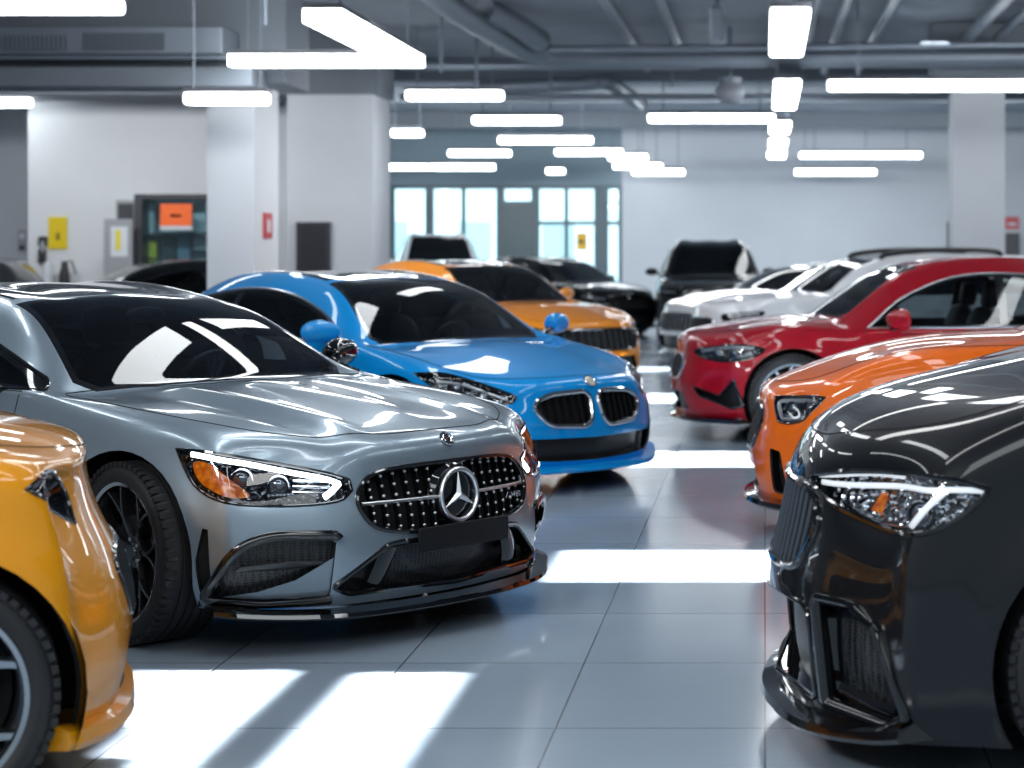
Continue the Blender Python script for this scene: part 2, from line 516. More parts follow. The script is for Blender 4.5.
    def mesh(s, pid, name, material, parent, inner=None, thick=.014, push=None):
        fs = s.faces(pid)
        if not fs: return None
        vi = {}; V = []
        for f in fs:
            for v in f.verts:
                if v not in vi: vi[v] = len(V); V.append(v.co.copy())
        NN = [s.normal(c) for c in V]
        F = [[vi[v] for v in f.verts] for f in fs]; mi = [0] * len(F)
        if push: V = [c + Vector(push) for c in V]
        nv = len(V)
        if inner is not None:
            V2 = [c - n * thick for c, n in zip(V, NN)]
            F2 = [[i + nv for i in reversed(f)] for f in F]
            # rim along the open border
            cnt = {}
            for f in F:
                for a, b in zip(f, f[1:] + f[:1]): cnt[(a, b)] = 1
            rim = [[b, a, a + nv, b + nv] for (a, b) in cnt if (b, a) not in cnt]
            V = V + V2; nF = len(F); F = F + F2 + rim; mi = mi + [1] * len(F2) + [1] * len(rim); NN = NN + [-n for n in NN]
        me = bpy.data.meshes.new(name); me.from_pydata([tuple(v) for v in V], [], F)
        me.materials.append(M(material) if isinstance(material, str) else material)
        if inner is not None: me.materials.append(M(inner) if isinstance(inner, str) else inner)
        me.polygons.foreach_set('material_index', mi)
        me.polygons.foreach_set('use_smooth', [True] * len(F))
        ln = []
        nb = len(fs)
        for p in me.polygons:
            rimf = inner is not None and p.index >= 2 * nb
            for li in p.loop_indices:
                ln.append(tuple(p.normal) if rimf else tuple(NN[me.loops[li].vertex_index]))
        me.normals_split_custom_set(ln)
        return link(name, me, parent)
    def recess(s, pid, name, d, depth, back, wall, parent, shrink=1.):
        """dark box behind an opening: the outline's skin pushed inwards, with side walls"""
        fs = s.faces(pid)
        if not fs: return None
        d = Vector(d).normalized()
        vi = {}; V = []
        for f in fs:
            for v in f.verts:
                if v not in vi: vi[v] = len(V); V.append(v.co.copy())
        cen = sum(V, Vector()) / len(V)
        n = len(V)
        B = [cen + (c - cen) * shrink - d * depth for c in V]
        F = [[vi[v] for v in f.verts] for f in fs]
        cnt = {}
        for f in F:
            for a, b in zip(f, f[1:] + f[:1]): cnt[(a, b)] = 1
        rim = [(a, b) for (a, b) in cnt if (b, a) not in cnt]
        mb = MB(); mb.add(B, F, back, True); mb.add(V + B, [(a, b, b + n, a + n) for a, b in rim], wall, False)
        return mb.build(name, parent)
    def free(s): s.bm.free()

def mir2(P): return [(-a, b) for a, b in P]
def mird(d): return (d[0], -d[1], d[2])
# ------------------------------------------------------------------ car parts shared by every model
def make_wheel(p, proto={}):
    """tyre with its rim, disc and caliper; outside faces +y, origin at the hub"""
    r, w = p['wr'], p.get('tw', .26); rr = p.get('rim_r', r * .77)
    key = (r, w, rr, p.get('rim_style'), p.get('rim_mat'), p.get('caliper'))
    if key in proto:
        return proto[key]
    h = w / 2
    t = MB()
    prof = [(rr - .012, -h * .80), (rr + .004, -h * .96), (rr + .03, -h * 1.03), (r - .035, -h * 1.0), (r - .012, -h * .90), (r - .002, -h * .74), (r, -h * .50),
            (r, -h * .49), (r - .009, -h * .48), (r - .009, -h * .43), (r, -h * .42), (r, -h * .17), (r - .009, -h * .16), (r - .009, -h * .10), (r, -h * .09)]
    prof = prof + [(a, -b) for a, b in reversed(prof)]
    t.lathe(prof, 'rubber', 72)
    # shoulder blocks
    for sgn in (1, -1):
        for k in range(60):
            a = 2 * PI * k / 60
            c = Vector((math.cos(a) * (r - .009), sgn * h * .80, math.sin(a) * (r - .009)))
            t.box(c, (.022, h * .36, .018), 'rubber', mx=Matrix.Rotation(-a + PI / 2, 3, 'Y'))
    tyre = t.build('wheel')
    rim = MB(); rm = p.get('rim_mat', 'rim_black'); lip = p.get('rim_lip', rm)
    rim.lathe([(rr - .035, -h * .8), (rr - .030, h * .55), (rr - .012, h * .82)], rm, 64)
    rim.lathe([(rr - .014, h * .80), (rr - .012, h * .93), (rr + .002, h * .97), (rr + .004, h * .90)], lip, 64)
    style = p.get('rim_style', 'split5')
    yh = h * .74
    def spoke(a0, a1, r0, r1, w0, w1, y0, y1, bow=.0):
        pts = []; n = 6
        for i in range(n + 1):
            q = i / n; a = a0 + (a1 - a0) * q; ra = r0 + (r1 - r0) * q
            y = y0 + (y1 - y0) * q + bow * math.sin(PI * q)
            pts.append((ra, a, y, w0 + (w1 - w0) * q))
        vs = []
        for ra, a, y, ww in pts:
            c = Vector((math.cos(a) * ra, 0, math.sin(a) * ra)); tn = Vector((-math.sin(a), 0, math.cos(a)))
            for s1, yy in ((-1, y - .012), (-.62, y + .006), (.62, y + .006), (1, y - .012), (.8, y - .05), (-.8, y - .05)):
                vs.append(c + tn * (s1 * ww) + Vector((0, yy, 0)))
        fs = [(i * 6 + k, i * 6 + (k + 1) % 6, (i + 1) * 6 + (k + 1) % 6, (i + 1) * 6 + k) for i in range(n) for k in range(6)]
        fs += [tuple(range(5, -1, -1)), tuple(n * 6 + k for k in range(6))]
        rim.add(vs, fs, rm)
    if style == 'split5':
        for k in range(5):
            a = 2 * PI * k / 5 + PI / 2
            for s1 in (-1, 1):
                spoke(a + s1 * .10, a + s1 * .27, .055, rr - .02, .024, .017, yh - .025, yh + .010, -.008)
    elif style == 'y10':
        for k in range(7):
            a = 2 * PI * k / 7 + PI / 2
            spoke(a, a + .03, .05, rr * .55, .017, .012, yh - .03, yh - .006)
            for s1 in (-1, 1):
                spoke(a + .03, a + .03 + s1 * .21, rr * .50, rr - .018, .011, .008, yh - .008, yh + .012)
    elif style == 'y5':
        for k in range(5):
            a = 2 * PI * k / 5 + .35
            spoke(a, a, .05, rr * .62, .036, .026, yh - .03, yh - .004)
            for s1 in (-1, 1):
                spoke(a + s1 * .02, a + s1 * .24, rr * .55, rr - .018, .02, .015, yh - .006, yh + .012)
    rim.lathe([(.0, yh - .010), (.03, yh - .012), (.034, yh - .02), (.062, yh - .025), (.075, yh - .06), (.078, 0)], rm, 24)
    for k in range(5):
        a = 2 * PI * k / 5 + .3
        rim.lathe([(.0, yh - .018), (.008, yh - .018), (.009, yh - .03)], 'satin_metal', 8, c=(math.cos(a) * .05, 0, math.sin(a) * .05))
    rim = rim.build('rim', tyre)
    d = MB(); d.lathe([(.07, h * .22), (.19 * r / .35, h * .22), (.19 * r / .35, h * .05), (.07, h * .05)], 'disc_metal', 40)
    d.lathe([(.0, -.02), (rr - .04, -.02)], 'dark_void', 32)
    d = d.build('brake_disc', tyre)
    c = MB()
    pts = [(math.cos(R(q)) * .175 * r / .35, h * .24, math.sin(R(q)) * .175 * r / .35) for q in range(-32, 33, 8)]
    c.tube(pts, .045, p.get('caliper', 'caliper_red'), 8, sq=(.8, 1), up=(0, 1, 0))
    c = c.build('brake_caliper', tyre)
    proto[key] = [tyre, True]
    return proto[key]

def place_wheel(p, root, x, y, side, spin=0., steer=0.):
    pr = make_wheel(p); w = pr[0]
    if not pr[1]:
        q = w.copy(); C.objects.link(q)
        for ch in list(w.children):
            c = ch.copy(); C.objects.link(c); c.parent = q
        w = q
    pr[1] = False
    w.parent = root; w.location = (x, y, p['wr'])
    w.rotation_euler = (0, spin, (0 if side > 0 else PI) + steer)
    return w

def make_seat(root, x, y, z):
    s = MB()
    def slab(c, d, tilt, m='seat_leather'):
        a, b, e = d[0] / 2, d[1] / 2, d[2] / 2
        vs = []; fs = []
        for k in (-1, -.3, .4, 1):
            for (u, v) in ((-1, -1), (0, -1.1), (1, -1), (1, 1), (0, 1.1), (-1, 1)):
                wv = b * (1 if abs(k) < .5 else .86)
                vs.append(Matrix.Rotation(tilt, 3, 'Y') @ Vector((a * v, wv * u, e * k)) + Vector(c))
        for k in range(3):
            for i in range(6): fs.append((k * 6 + i, k * 6 + (i + 1) % 6, (k + 1) * 6 + (i + 1) % 6, (k + 1) * 6 + i))
        fs += [(5, 4, 3, 2, 1, 0), (18, 19, 20, 21, 22, 23)]
        s.sub(vs, fs, m, 2)
    slab((x + .20, y, z + .12), (.20, .52, .52), R(84))
    slab((x - .17, y, z + .47), (.17, .52, .72), R(-16))
    slab((x - .31, y, z + .89), (.12, .28, .22), R(-10))
    return s.build('seat', root)

def interior(b, root, p):
    W, cx, rf, belt, zb = p['W'], p['cowl'], p['roof_front'], p['belt'], p['zb']
    t = MB()
    x0, x1 = cx - .10, -p['wb'] - .35
    y = W * .80; z0 = zb + .06; z1 = belt - .08
    vs = [(x0, -y, z0), (x0, y, z0), (x1, y, z0), (x1, -y, z0), (x0, -y, z1), (x0, y, z1), (x1, y, z1), (x1, -y, z1)]
    t.add(vs, [(0, 1, 2, 3), (0, 4, 5, 1), (1, 5, 6, 2), (2, 6, 7, 3), (3, 7, 4, 0)], 'interior')
    # bulkhead, floor plate and boot floor close the shell from below
    xn, xt = p['xf'] - .34 * p.get('sweep', 1), -p['wb'] - p['tail'] + .22
    yo = W * .84; ar = p['arch'] + .02
    for xa, xb, yy in ((xn, ar, W * .70), (ar, -ar, W * .52), (-ar, -p['wb'] + ar, yo), (-p['wb'] + ar, -p['wb'] - ar, W * .52), (-p['wb'] - ar, xt, W * .78)):
        t.box(((xa + xb) / 2, 0, zb + .03), (abs(xa - xb), 2 * yy, .02), 'dark_void')
    t.box((-p['wb'] - .3, 0, belt - .02), (.9, 1.5, .03), 'interior')
    t.build('cabin_tub', root)
    for ax in (0., -p['wb']):
        for s1 in (1, -1):
            q = MB(); n = 20
            vs = []
            for i in range(n + 1):
                a = R(-25) + R(230) * i / n
                for yy in (W * .50, W * .93):
                    vs.append((ax + math.cos(a) * ar * .985, s1 * yy, p['wr'] + math.sin(a) * ar * .985))
            fs = [(2 * i, 2 * i + 1, 2 * i + 3, 2 * i + 2) for i in range(n)]
            q.add(vs, fs, 'dark_void', True)
            q.add([vs[2 * i] for i in range(n + 1)], [tuple(range(n + 1))], 'dark_void')
            q.build('wheel_arch_liner', root)
    if p.get('low'):
        for yy in (.38, -.38): make_seat(root, cx - 1.12, yy, zb + .12)
        return
    d = MB()
    prof = [(cx - .12, p['hc'] - .035), (cx - .35, p['hc'] - .03), (cx - .52, p['hc'] - .05), (cx - .60, p['hc'] - .11), (cx - .60, p['hc'] - .25), (cx - .48, p['hc'] - .42), (cx - .12, p['hc'] - .42)]
    ys = np.linspace(-W * .74, W * .74, 9); vs = []
    for yy in ys:
        for x, z in prof:
            hump = .03 * math.exp(-((yy - .37) / .2) ** 2) if x < cx - .3 and z > p['hc'] - .12 else 0
            vs.append((x - .10 * (yy / W) ** 2, yy, z + hump))
    K = len(prof)
    d.add(vs, [(i * K + k, i * K + k + 1, (i + 1) * K + k + 1, (i + 1) * K + k) for i in range(8) for k in range(K - 1)], 'dash', True)
    d.build('dashboard', root)
    sw = MB(); c = Vector((cx - .68, .37, p['hc'] - .08)); mx = Matrix.Rotation(R(-68), 3, 'Y')
    sw.tube([c + mx @ Vector((math.cos(a) * .18, math.sin(a) * .18, 0)) for a in np.linspace(0, 2 * PI, 36, endpoint=False)], .016, 'steer', 10, True)
    for a in (R(0), R(180), R(270), R(250), R(290)):
        q = a + R(90)
        sw.tube([c + mx @ Vector((math.cos(q) * .05, math.sin(q) * .05, -.02)), c + mx @ Vector((math.cos(q) * .175, math.sin(q) * .175, 0))], .013, 'satin_metal', 6)
    sw.ball(c + mx @ Vector((0, 0, -.02)), .062, 'steer', 14, 8)
    sw.tube([c, c + mx @ Vector((0, 0, -.2))], .03, 'steer', 8)
    sw.build('steering_wheel', root)
    for yy in (.38, -.38): make_seat(root, cx - 1.12, yy, zb + .08)
    q = MB(); q.ball((cx - 1.55 + .9, 0, p['roof'] - .14), (.02, .11, .035), 'trim_black'); q.build('rear_view_mirror', root)

def mirrors(b, root, p):
    W, cx, belt = p['W'], p['cowl'], p['belt']
    ms = p.get('mirror_scale', 1.)
    for s1 in (1, -1):
        c = Vector((cx - .52 + p.get('mirror_dx', 0), s1 * (W + .085), belt + .085 + p.get('mirror_dz', 0)))
        m = MB()
        vs = []
        for x, sc in ((.075, .45), (.045, .85), (-.02, 1.), (-.055, .97)):
            for y, z in ((-.125, -.055), (0, -.075), (.115, -.05), (.125, .03), (.03, .075), (-.115, .06)):
                vs.append(c + Vector((x - .35 * abs(y + .12) * (1 if x > 0 else .15), s1 * y * (.6 + .4 * sc), z * sc)) * ms)
        fs = [(k * 6 + i, k * 6 + (i + 1) % 6, (k + 1) * 6 + (i + 1) % 6, (k + 1) * 6 + i) for k in range(3) for i in range(6)]
        fs += [(5, 4, 3, 2, 1, 0), (18, 19, 20, 21, 22, 23)]
        m.sub(vs, fs, p.get('mirror_mat', p['paint']), 2)
        o = m.build('side_mirror', root)
        q = MB()
        q.tube([c + Vector((0, -s1 * .10, -.03)), c + Vector((.01, -s1 * .15, -.075)), c + Vector((.02, -s1 * .20, -.10))], [.035, .032, .05], p.get('mirror_foot', 'gloss_black'), 10, sq=(.55, 1.1))
        q.build('mirror_foot', o)
        q = MB(); q.ball(c + Vector((-.062, 0, 0)), (.006, .10, .052), 'mirror_glass'); q.build('mirror_glass', o)

def common(b, root, p):
    W, cx, rf, belt, roof, hc, xf, wb, zb = (p[k] for k in ('W', 'cowl', 'roof_front', 'belt', 'roof', 'hc', 'xf', 'wb', 'zb'))
    rd = p.get('roof_drop', 0.); paint = p['paint']; low = p.get('low')
    # wheel arches
    for ax in (0., -wb):
        P = [(ax + math.cos(a) * p['arch'], p['wr'] + math.sin(a) * p['arch'] * 1.0) for a in np.linspace(0, 2 * PI, 40, endpoint=False)]
        for s1 in (1, -1):
            d = (0, s1, 0); P2 = b.to2(d, [(x, 0, z) for x, z in P])
            b.cut('x', d, P2, .02, (0,))
    # windshield
    d = (.75, 0, .66)
    half = [(cx + .01, 0, hc + .01), (cx - .03, W * .40, hc + .0), (cx - .10, W * .70, hc - .015), (cx - .17, W * .755, hc + .03),
            (rf + .12, W * .615, roof - .17), (rf - .03, W * .575, roof - .092), (rf + .0, W * .34, roof - .068), (rf + .02, 0, roof - .058)]
    half = p.get('ws_half', half)
    P = b.to2(d, half); full = P + [(-a, c) for a, c in reversed(P[1:-1])]
    full = smooth_corner(full, {2, 3, 5, 9, 11, 12})
    b.cut('ws', d, full, .1, (0,), (rf - .3, cx + .25)); ws = max(b.names)
    cen = np.mean(np.array(full), axis=0)
    inner = [tuple(cen + (np.array(q) - cen) * (np.array((.955, .93)))) for q in full]
    b.cut('pane', d, inner, .1, (ws,)); pane = max(b.names)
    g = b.mesh(pane, 'windshield', p.get('glass', 'window_glass'), root)
    b.mesh(ws, 'windshield_surround', 'gloss_black', root, 'interior')
    # roof panel in gloss black
    if p.get('black_roof'):
        half = [(rf + .01, 0, roof - .05), (rf - .02, W * .34, roof - .06), (rf - .08, W * .545, roof), (rf - .7, W * .555, roof), (rf - 1.3, W * .53, roof), (-wb - .1, W * .5, roof), (-wb - .12, 0, roof)]
        P = b.to2((0, 0, 1), half); full = P + [(-a, c) for a, c in reversed(P[1:-1])]
        b.cut('roof', (0, 0, 1), full, .1, (0,), (-wb - .6, rf + .1)); b.mesh(max(b.names), 'roof_panel', 'gloss_black', root, 'interior')
    # rear window
    if not p.get('suv'):
        d = (-.6, 0, .8)
        half = [(-wb + .35, 0, roof), (-wb + .33, W * .42, roof - .08), (-wb - .45, W * .56, belt + .12), (-wb - .50, 0, belt + .14)]
        P = b.to2(d, half); full = P + [(-a, c) for a, c in reversed(P[1:-1])]
        b.cut('rw', d, full, .1, (0,), (-wb - .8, -wb + .5)); b.mesh(max(b.names), 'rear_window', 'window_dark', root)
    # side windows
    dlo = p.get('dlo') or [(cx - .30 + p.get('dlo_front', 0), belt + .012), (cx - .36 + p.get('dlo_front', 0) * .8, belt + .055), (cx * .45 + rf * .55 - .20, belt + .57 * (roof - .13 - belt)), (rf - .28, roof - .155), (rf - .75, roof - .125), (rf - 1.30, roof - .17 - rd),
           (-wb - .02, belt + .20), (-wb - .22, belt + .085), (-wb - .16, belt + .05), (rf - .8, belt + .018)]
    dl = smooth_corner([(x, z) for x, z in dlo], set(p.get('dlo_corner', {0, 1, 7, 8})))
    bp = p.get('bpillar', rf - .82)
    for s1 in (1, -1):
        d = (0, s1, 0)
        P = b.to2(d, [(x, 0, z) for x, z in dl])
        b.cut('dlo', d, P, .1, (0,)); k = max(b.names)
        cen = np.array((np.mean([q[0] for q in dl]), np.mean([q[1] for q in dl])))
        ins = inset(dl, .022)
        for nm, lo, hi in (('front_side_window', bp + .035, 9), ('rear_side_window', -9, bp - .035)):
            q = clip_x(ins, lo, hi)
            if len(q) < 3: continue
            b.cut('w', d, b.to2(d, [(x, 0, z) for x, z in q]), .1, (k,))
            b.mesh(max(b.names), nm, p.get('side_glass', p.get('glass', 'window_glass')), root)
        b.mesh(k, 'window_frame', 'gloss_black', root, 'interior')
        t = MB(); t.tube(b.on(d, P, .002), p.get('trim_r', .0085), p.get('window_trim', 'gloss_black'), 6, True)
        t.build('window_trim', root)
        # doors
        f0, f1 = cx - .30, cx - .40
        r0 = -wb + p['arch'] + .12
        for nm, q in (('front_door', [(bp, zb + .13), (f1, zb + .13), (f1 + .02, zb + .3), (f0, belt - .12), (f0 + .01, belt + .008), (bp, belt + .014)]),
                      ('rear_door', [(bp - .004, zb + .13), (bp - .004, belt + .014), (-wb - .0, belt + .03), (-wb + .20, belt - .20), (r0, belt - .42), (r0 + .06, zb + .13)])):
            if p.get('no_doors'): continue
            P = b.to2(d, [(x, 0, z) for x, z in q])
            b.cut('d', d, P, .05, (0,)); o = b.mesh(max(b.names), nm, paint, root, 'interior')
            if o is None: continue
            den = []
            for i in range(len(P)):
                a, c = P[i], P[(i + 1) % len(P)]
                den += [tuple(np.array(a) + (np.array(c) - np.array(a)) * t / 8) for t in range(8)]
            t = MB(); t.tube(b.on(d, den, -.0005), .003, 'dark_void', 5, True); t.build('door_gap', o)
            t = MB(); hx = (bp + .20) if nm == 'front_door' else (-wb + .42); hz = belt - .155
            t.tube([b.ray(d, *b.to2(d, [(hx + dx, 0, hz)])[0], off) for dx, off in ((-.11, .004), (-.09, .022), (.0, .028), (.09, .022), (.11, .004))], [.010, .014, .015, .014, .010], paint, 8)
            t.build('door_handle', o)
    # bonnet
    hood = p.get('hood') or [(xf - .125, 0), (xf - .15, W * .27), (xf - .245, W * .50), (xf - .40, W * .69), (xf - .60, W * .79), (0, W * .835), (cx - .05, W * .85), (cx - .13, W * .80), (cx - .085, W * .6), (cx - .0, W * .3), (cx + .03, 0)]
    half = smooth_poly([(x, y) for x, y in hood], 5, False)
    P = b.to2((0, 0, 1), [(x, y, 0) for x, y in half]); full = P + [(-a, c) for a, c in reversed(P[1:-1])]
    b.cut('hood', (0, 0, 1), full, .05, (0,), (cx - .25, xf + .1)); o = b.mesh(max(b.names), 'bonnet', paint, root, 'dark_void')
    t = MB(); t.tube(b.on((0, 0, 1), full, -.0005), .0032, 'dark_void', 5, True); t.build('bonnet_gap', o)
    # cowl wiper tray
    if p.get('wipers'):
        t = MB()
        for s1 in (1, -.1):
            y0 = s1 * W * .62
            t.tube([Vector(b.ray((0, 0, 1), y0 - q * .62, -(cx - .055 - .03 * ((y0 - q * .62) / .5) ** 2), .016)) for q in np.linspace(0, 1, 8)], .009, 'trim_black', 6)
        t.build('wiper', root)
    interior(b, root, p)
    mirrors(b, root, p)
    ty = W - p.get('tw', .26) / 2 - p.get('tuck', .012)
    for ax, st in ((0., p.get('steer', 0.)), (-wb, 0.)):
        for s1 in (1, -1):
            place_wheel(p, root, ax, s1 * ty, s1, .3, st)

def smooth_corner(P, corners, n=5):
    """Catmull-Rom through P but with sharp corners at the listed indices"""
    P = [np.array(q, float) for q in P]; N = len(P); out = []
    for i in range(N):
        p1, p2 = P[i], P[(i + 1) % N]
        p0 = P[i - 1] if i not in corners else p1 * 2 - p2
        p3 = P[(i + 2) % N] if (i + 1) % N not in corners else p2 * 2 - p1
        for k in range(n):
            t = k / n
            out.append(tuple(.5 * ((2 * p1) + (-p0 + p2) * t + (2 * p0 - 5 * p1 + 4 * p2 - p3) * t * t + (-p0 + 3 * p1 - 3 * p2 + p3) * t ** 3)))
    return out

def inset(P, d):
    """shrink a polygon inwards by d"""
    A = sum(P[i][0] * P[(i + 1) % len(P)][1] - P[(i + 1) % len(P)][0] * P[i][1] for i in range(len(P)))
    s = 1 if A > 0 else -1; out = []; n = len(P)
    for i in range(n):
        a, b, c = (np.array(P[(i + k) % n], float) for k in (-1, 0, 1))
        e1, e2 = b - a, c - b
        l1, l2 = np.linalg.norm(e1), np.linalg.norm(e2)
        if l1 < 1e-9 or l2 < 1e-9: continue
        n1 = np.array((-e1[1], e1[0])) / l1 * s; n2 = np.array((-e2[1], e2[0])) / l2 * s
        m = n1 + n2; q = m / max(.35, (m @ m) / 2) * 1.0
        out.append(tuple(b + q * d))
    return out

def clip_x(P, lo, hi):
    for lim, sg in ((lo, 1), (hi, -1)):
        out = []; n = len(P)
        for i in range(n):
            a, b = P[i], P[(i + 1) % n]
            ia, ib = sg * (a[0] - lim) >= 0, sg * (b[0] - lim) >= 0
            if ia: out.append(tuple(a))
            if ia != ib:
                t = (lim - a[0]) / (b[0] - a[0]); out.append((lim, a[1] + t * (b[1] - a[1])))
        P = out
        if len(P) < 3: return []
    return P

def headlight(b, root, p, pts, az, fill, both=(1, -1), depth=.07, n=4, corners=None, bezel=.006, bucket='lamp_facets_dark'):
    """opening + bucket + lens; pts are 3-D points on the left side; fill(b, lamp, d, T, s) adds the lamp's inside.
    T maps (u, v) in the unit square of the outline to plane coordinates"""
    for s1 in both:
        d = (math.cos(R(az)), s1 * math.sin(R(az)), 0)
        P3 = [(x, y * s1, z) for x, y, z in pts]
        P = b.to2(d, P3)
        P = smooth_corner(P, corners if corners is not None else set(), n)
        b.cut('hl', d, P, .03, (0,), (p['xf'] - 1.2, p['xf'] + .2)); k = max(b.names)
        lamp = b.recess(k, 'headlight', d, depth, bucket, 'gloss_black', root)
        b.mesh(k, 'lens', 'lens_glass', lamp)
        t = MB(); t.tube(b.on(d, P, .0), bezel, 'gloss_black', 6, True); t.build('bezel', lamp)
        fill(b, lamp, d, lambda q: b.to2(d, [(q[0], q[1] * s1, q[2])])[0], s1)
    return

def led_strip(b, lamp, d, T, pts, r, m='led', off=-.012, name='light_strip', sq=(1, .6), n=5, sm=True):
    P = [T(q) for q in pts]
    P = [tuple(q) for q in smooth_poly(P, n, False)] if sm else [tuple(np.array(P[i]) + (np.array(P[i + 1]) - np.array(P[i])) * t / 6) for i in range(len(P) - 1) for t in range(6)] + [P[-1]]
    t = MB(); t.tube(b.on(d, P, off), r, m, 8, sq=sq); return t.build(name, lamp)

def projector(b, lamp, d, T, q, r, off=-.04, name='projector_lamp'):
    a = T(q); c = b.ray(d, a[0], a[1], off); d = Vector(d).normalized()
    u, w = frame(d)[1:]
    mx = Matrix((d, u, w)).transposed()
    t = MB()
    prof = [(r * 1.25, -.02), (r * 1.22, .014), (r * 1.08, .02), (r, .006), (r * .98, -.004)]
    vs = []; n = 24; K = len(prof)
    for i in range(n):
        an = 2 * PI * i / n
        for rr, h in prof: vs.append(c + mx @ Vector((h, rr * math.cos(an), rr * math.sin(an))))
    t.add(vs, [(i * K + k, i * K + k + 1, ((i + 1) % n) * K + k + 1, ((i + 1) % n) * K + k) for i in range(n) for k in range(K - 1)], 'lamp_chrome', True)
    t.ball(c, (r * .6, r, r), 'lamp_lens', 16, 10, mx)
    return t.build(name, lamp)

def opening(b, root, p, P2, d, name, depth, back, wall='gloss_black', src=(0,), frame_r=0., frame_m='chrome', frame_name='surround', frame_off=.002, thr=.06, shrink=1., sq=(1, 1)):
    b.cut(name, d, P2, thr, src, (p['xf'] - 1.1, p['xf'] + .3)); k = max(b.names)
    o = b.recess(k, name, d, depth, back, wall, root, shrink)
    if frame_r and o:
        t = MB(); t.tube(b.on(d, P2, frame_off), frame_r, frame_m, 8, True, sq=sq); t.build(frame_name, o)
    return o, k

def full_poly(half):
    """half outline starting and ending on the middle line -> full outline"""
    return list(half) + [(-a, c) for a, c in reversed(half[1:-1])]

def span_z(P, y):
    """lower and upper crossing of polygon P with the vertical line at y"""
    zs = []
    n = len(P)
    for i in range(n):
        a, b = P[i], P[(i + 1) % n]
        if (a[0] > y) != (b[0] > y): zs.append(a[1] + (y - a[0]) / (b[0] - a[0]) * (b[1] - a[1]))
    return (min(zs), max(zs)) if len(zs) >= 2 else None

def lip(b, root, p, name, z, th, out, m, y_max=.95, x_back=None, drop=0., rise=0.):
    """front splitter: a flat blade following the nose in plan"""
    xb = x_back if x_back is not None else p['xf'] - .62
    ang = np.linspace(-1, 1, 41); edge = []
    for t in ang:
        y = t * p['W'] * y_max
        q = b.ray((1, 0, 0), y * .985, p['zb'] + .07, 0)
        edge.append((q.x, y))
    mb = MB(); vs = []; n = len(edge)
    for i, (x, y) in enumerate(edge):
        nx = 1.; k = abs(ang[i])
        zz = z + rise * k ** 6
        ox = out * (1 - .35 * k ** 4)
        oy = math.copysign(out * .6 * k ** 3, y)
        xi = max(min(x - .16, x - .05), xb - .1)
        vs += [(x + ox, y + oy, zz + th * .35), (x + ox - .006, y + oy, zz + th), (x - .02, y, zz + th + .015), (xi, y * .94, zz + th), (xi, y * .94, zz), (x + ox - .01, y + oy, zz)]
    fs = [(i * 6 + k, i * 6 + (k + 1) % 6, (i + 1) * 6 + (k + 1) % 6, (i + 1) * 6 + k) for i in range(n - 1) for k in range(6)]
    fs += [tuple(range(6)), tuple((n - 1) * 6 + k for k in (5, 4, 3, 2, 1, 0))]
    mb.add(vs, fs, m); return mb.build(name, root)

def plain_star(mb, c, r, m, mx, ring=.12):
    """three-pointed star in a ring, in the plane y,z of mx"""
    mb.tube([c + mx @ Vector((0, math.cos(a) * r, math.sin(a) * r)) for a in np.linspace(0, 2 * PI, 40, endpoint=False)], r * ring, m, 8, True)
    for k in range(3):
        a = PI / 2 + k * 2 * PI / 3
        tip = c + mx @ Vector((0, math.cos(a) * r * .97, math.sin(a) * r * .97))
        l = c + mx @ Vector((0, math.cos(a + 1.05) * r * .17, math.sin(a + 1.05) * r * .17))
        q = c + mx @ Vector((0, math.cos(a - 1.05) * r * .17, math.sin(a - 1.05) * r * .17))
        top = c + mx @ Vector((r * .13, 0, 0))
        mb.add([tip, l, top, q], [(0, 1, 2), (0, 2, 3)], m)
# ------------------------------------------------------------------ the silver grand tourer
def base_p(**k):
    p = dict(xf=.86, wb=2.9, W=.95, zb=.17, hn=.79, hc=.96, belt=.93, roof=1.36, tail=.95, cowl=-.28, roof_front=-1.10, wr=.35, arch=.395,
             tops=tops_coupe, roof_drop=.02)
    p.update(k); return p

def sculpt_silver(V, p):
    V = V.copy(); x, y, z = V[:, 0], V[:, 1], V[:, 2]; ay = np.abs(y)
    hood = (z > .70) & (x > p['cowl'] + .0) & (ay < .8)
    fade = np.clip((x - p['cowl']) / .12, 0, 1) * np.clip((p['xf'] - .10 - x) / .25, 0, 1)
    yc = .36 + .12 * (p['xf'] - x) * .3
    V[:, 2] += hood * fade * (.020 * np.exp(-((ay - yc) / .07) ** 2) - .010 * np.exp(-((ay - yc - .12) / .06) ** 2))
    V[:, 2] += hood * fade * .012 * np.exp(-(ay / .12) ** 2)
    side = (z < .9) & (ay > .6)
    V[:, 1] += np.sign(y) * side * (-.016 * np.exp(-((z - (.50 - .02 * x)) / .08) ** 2)) * np.clip((-x - .45) / .2, 0, 1) * np.clip((x + 2.4) / .2, 0, 1)
    return V

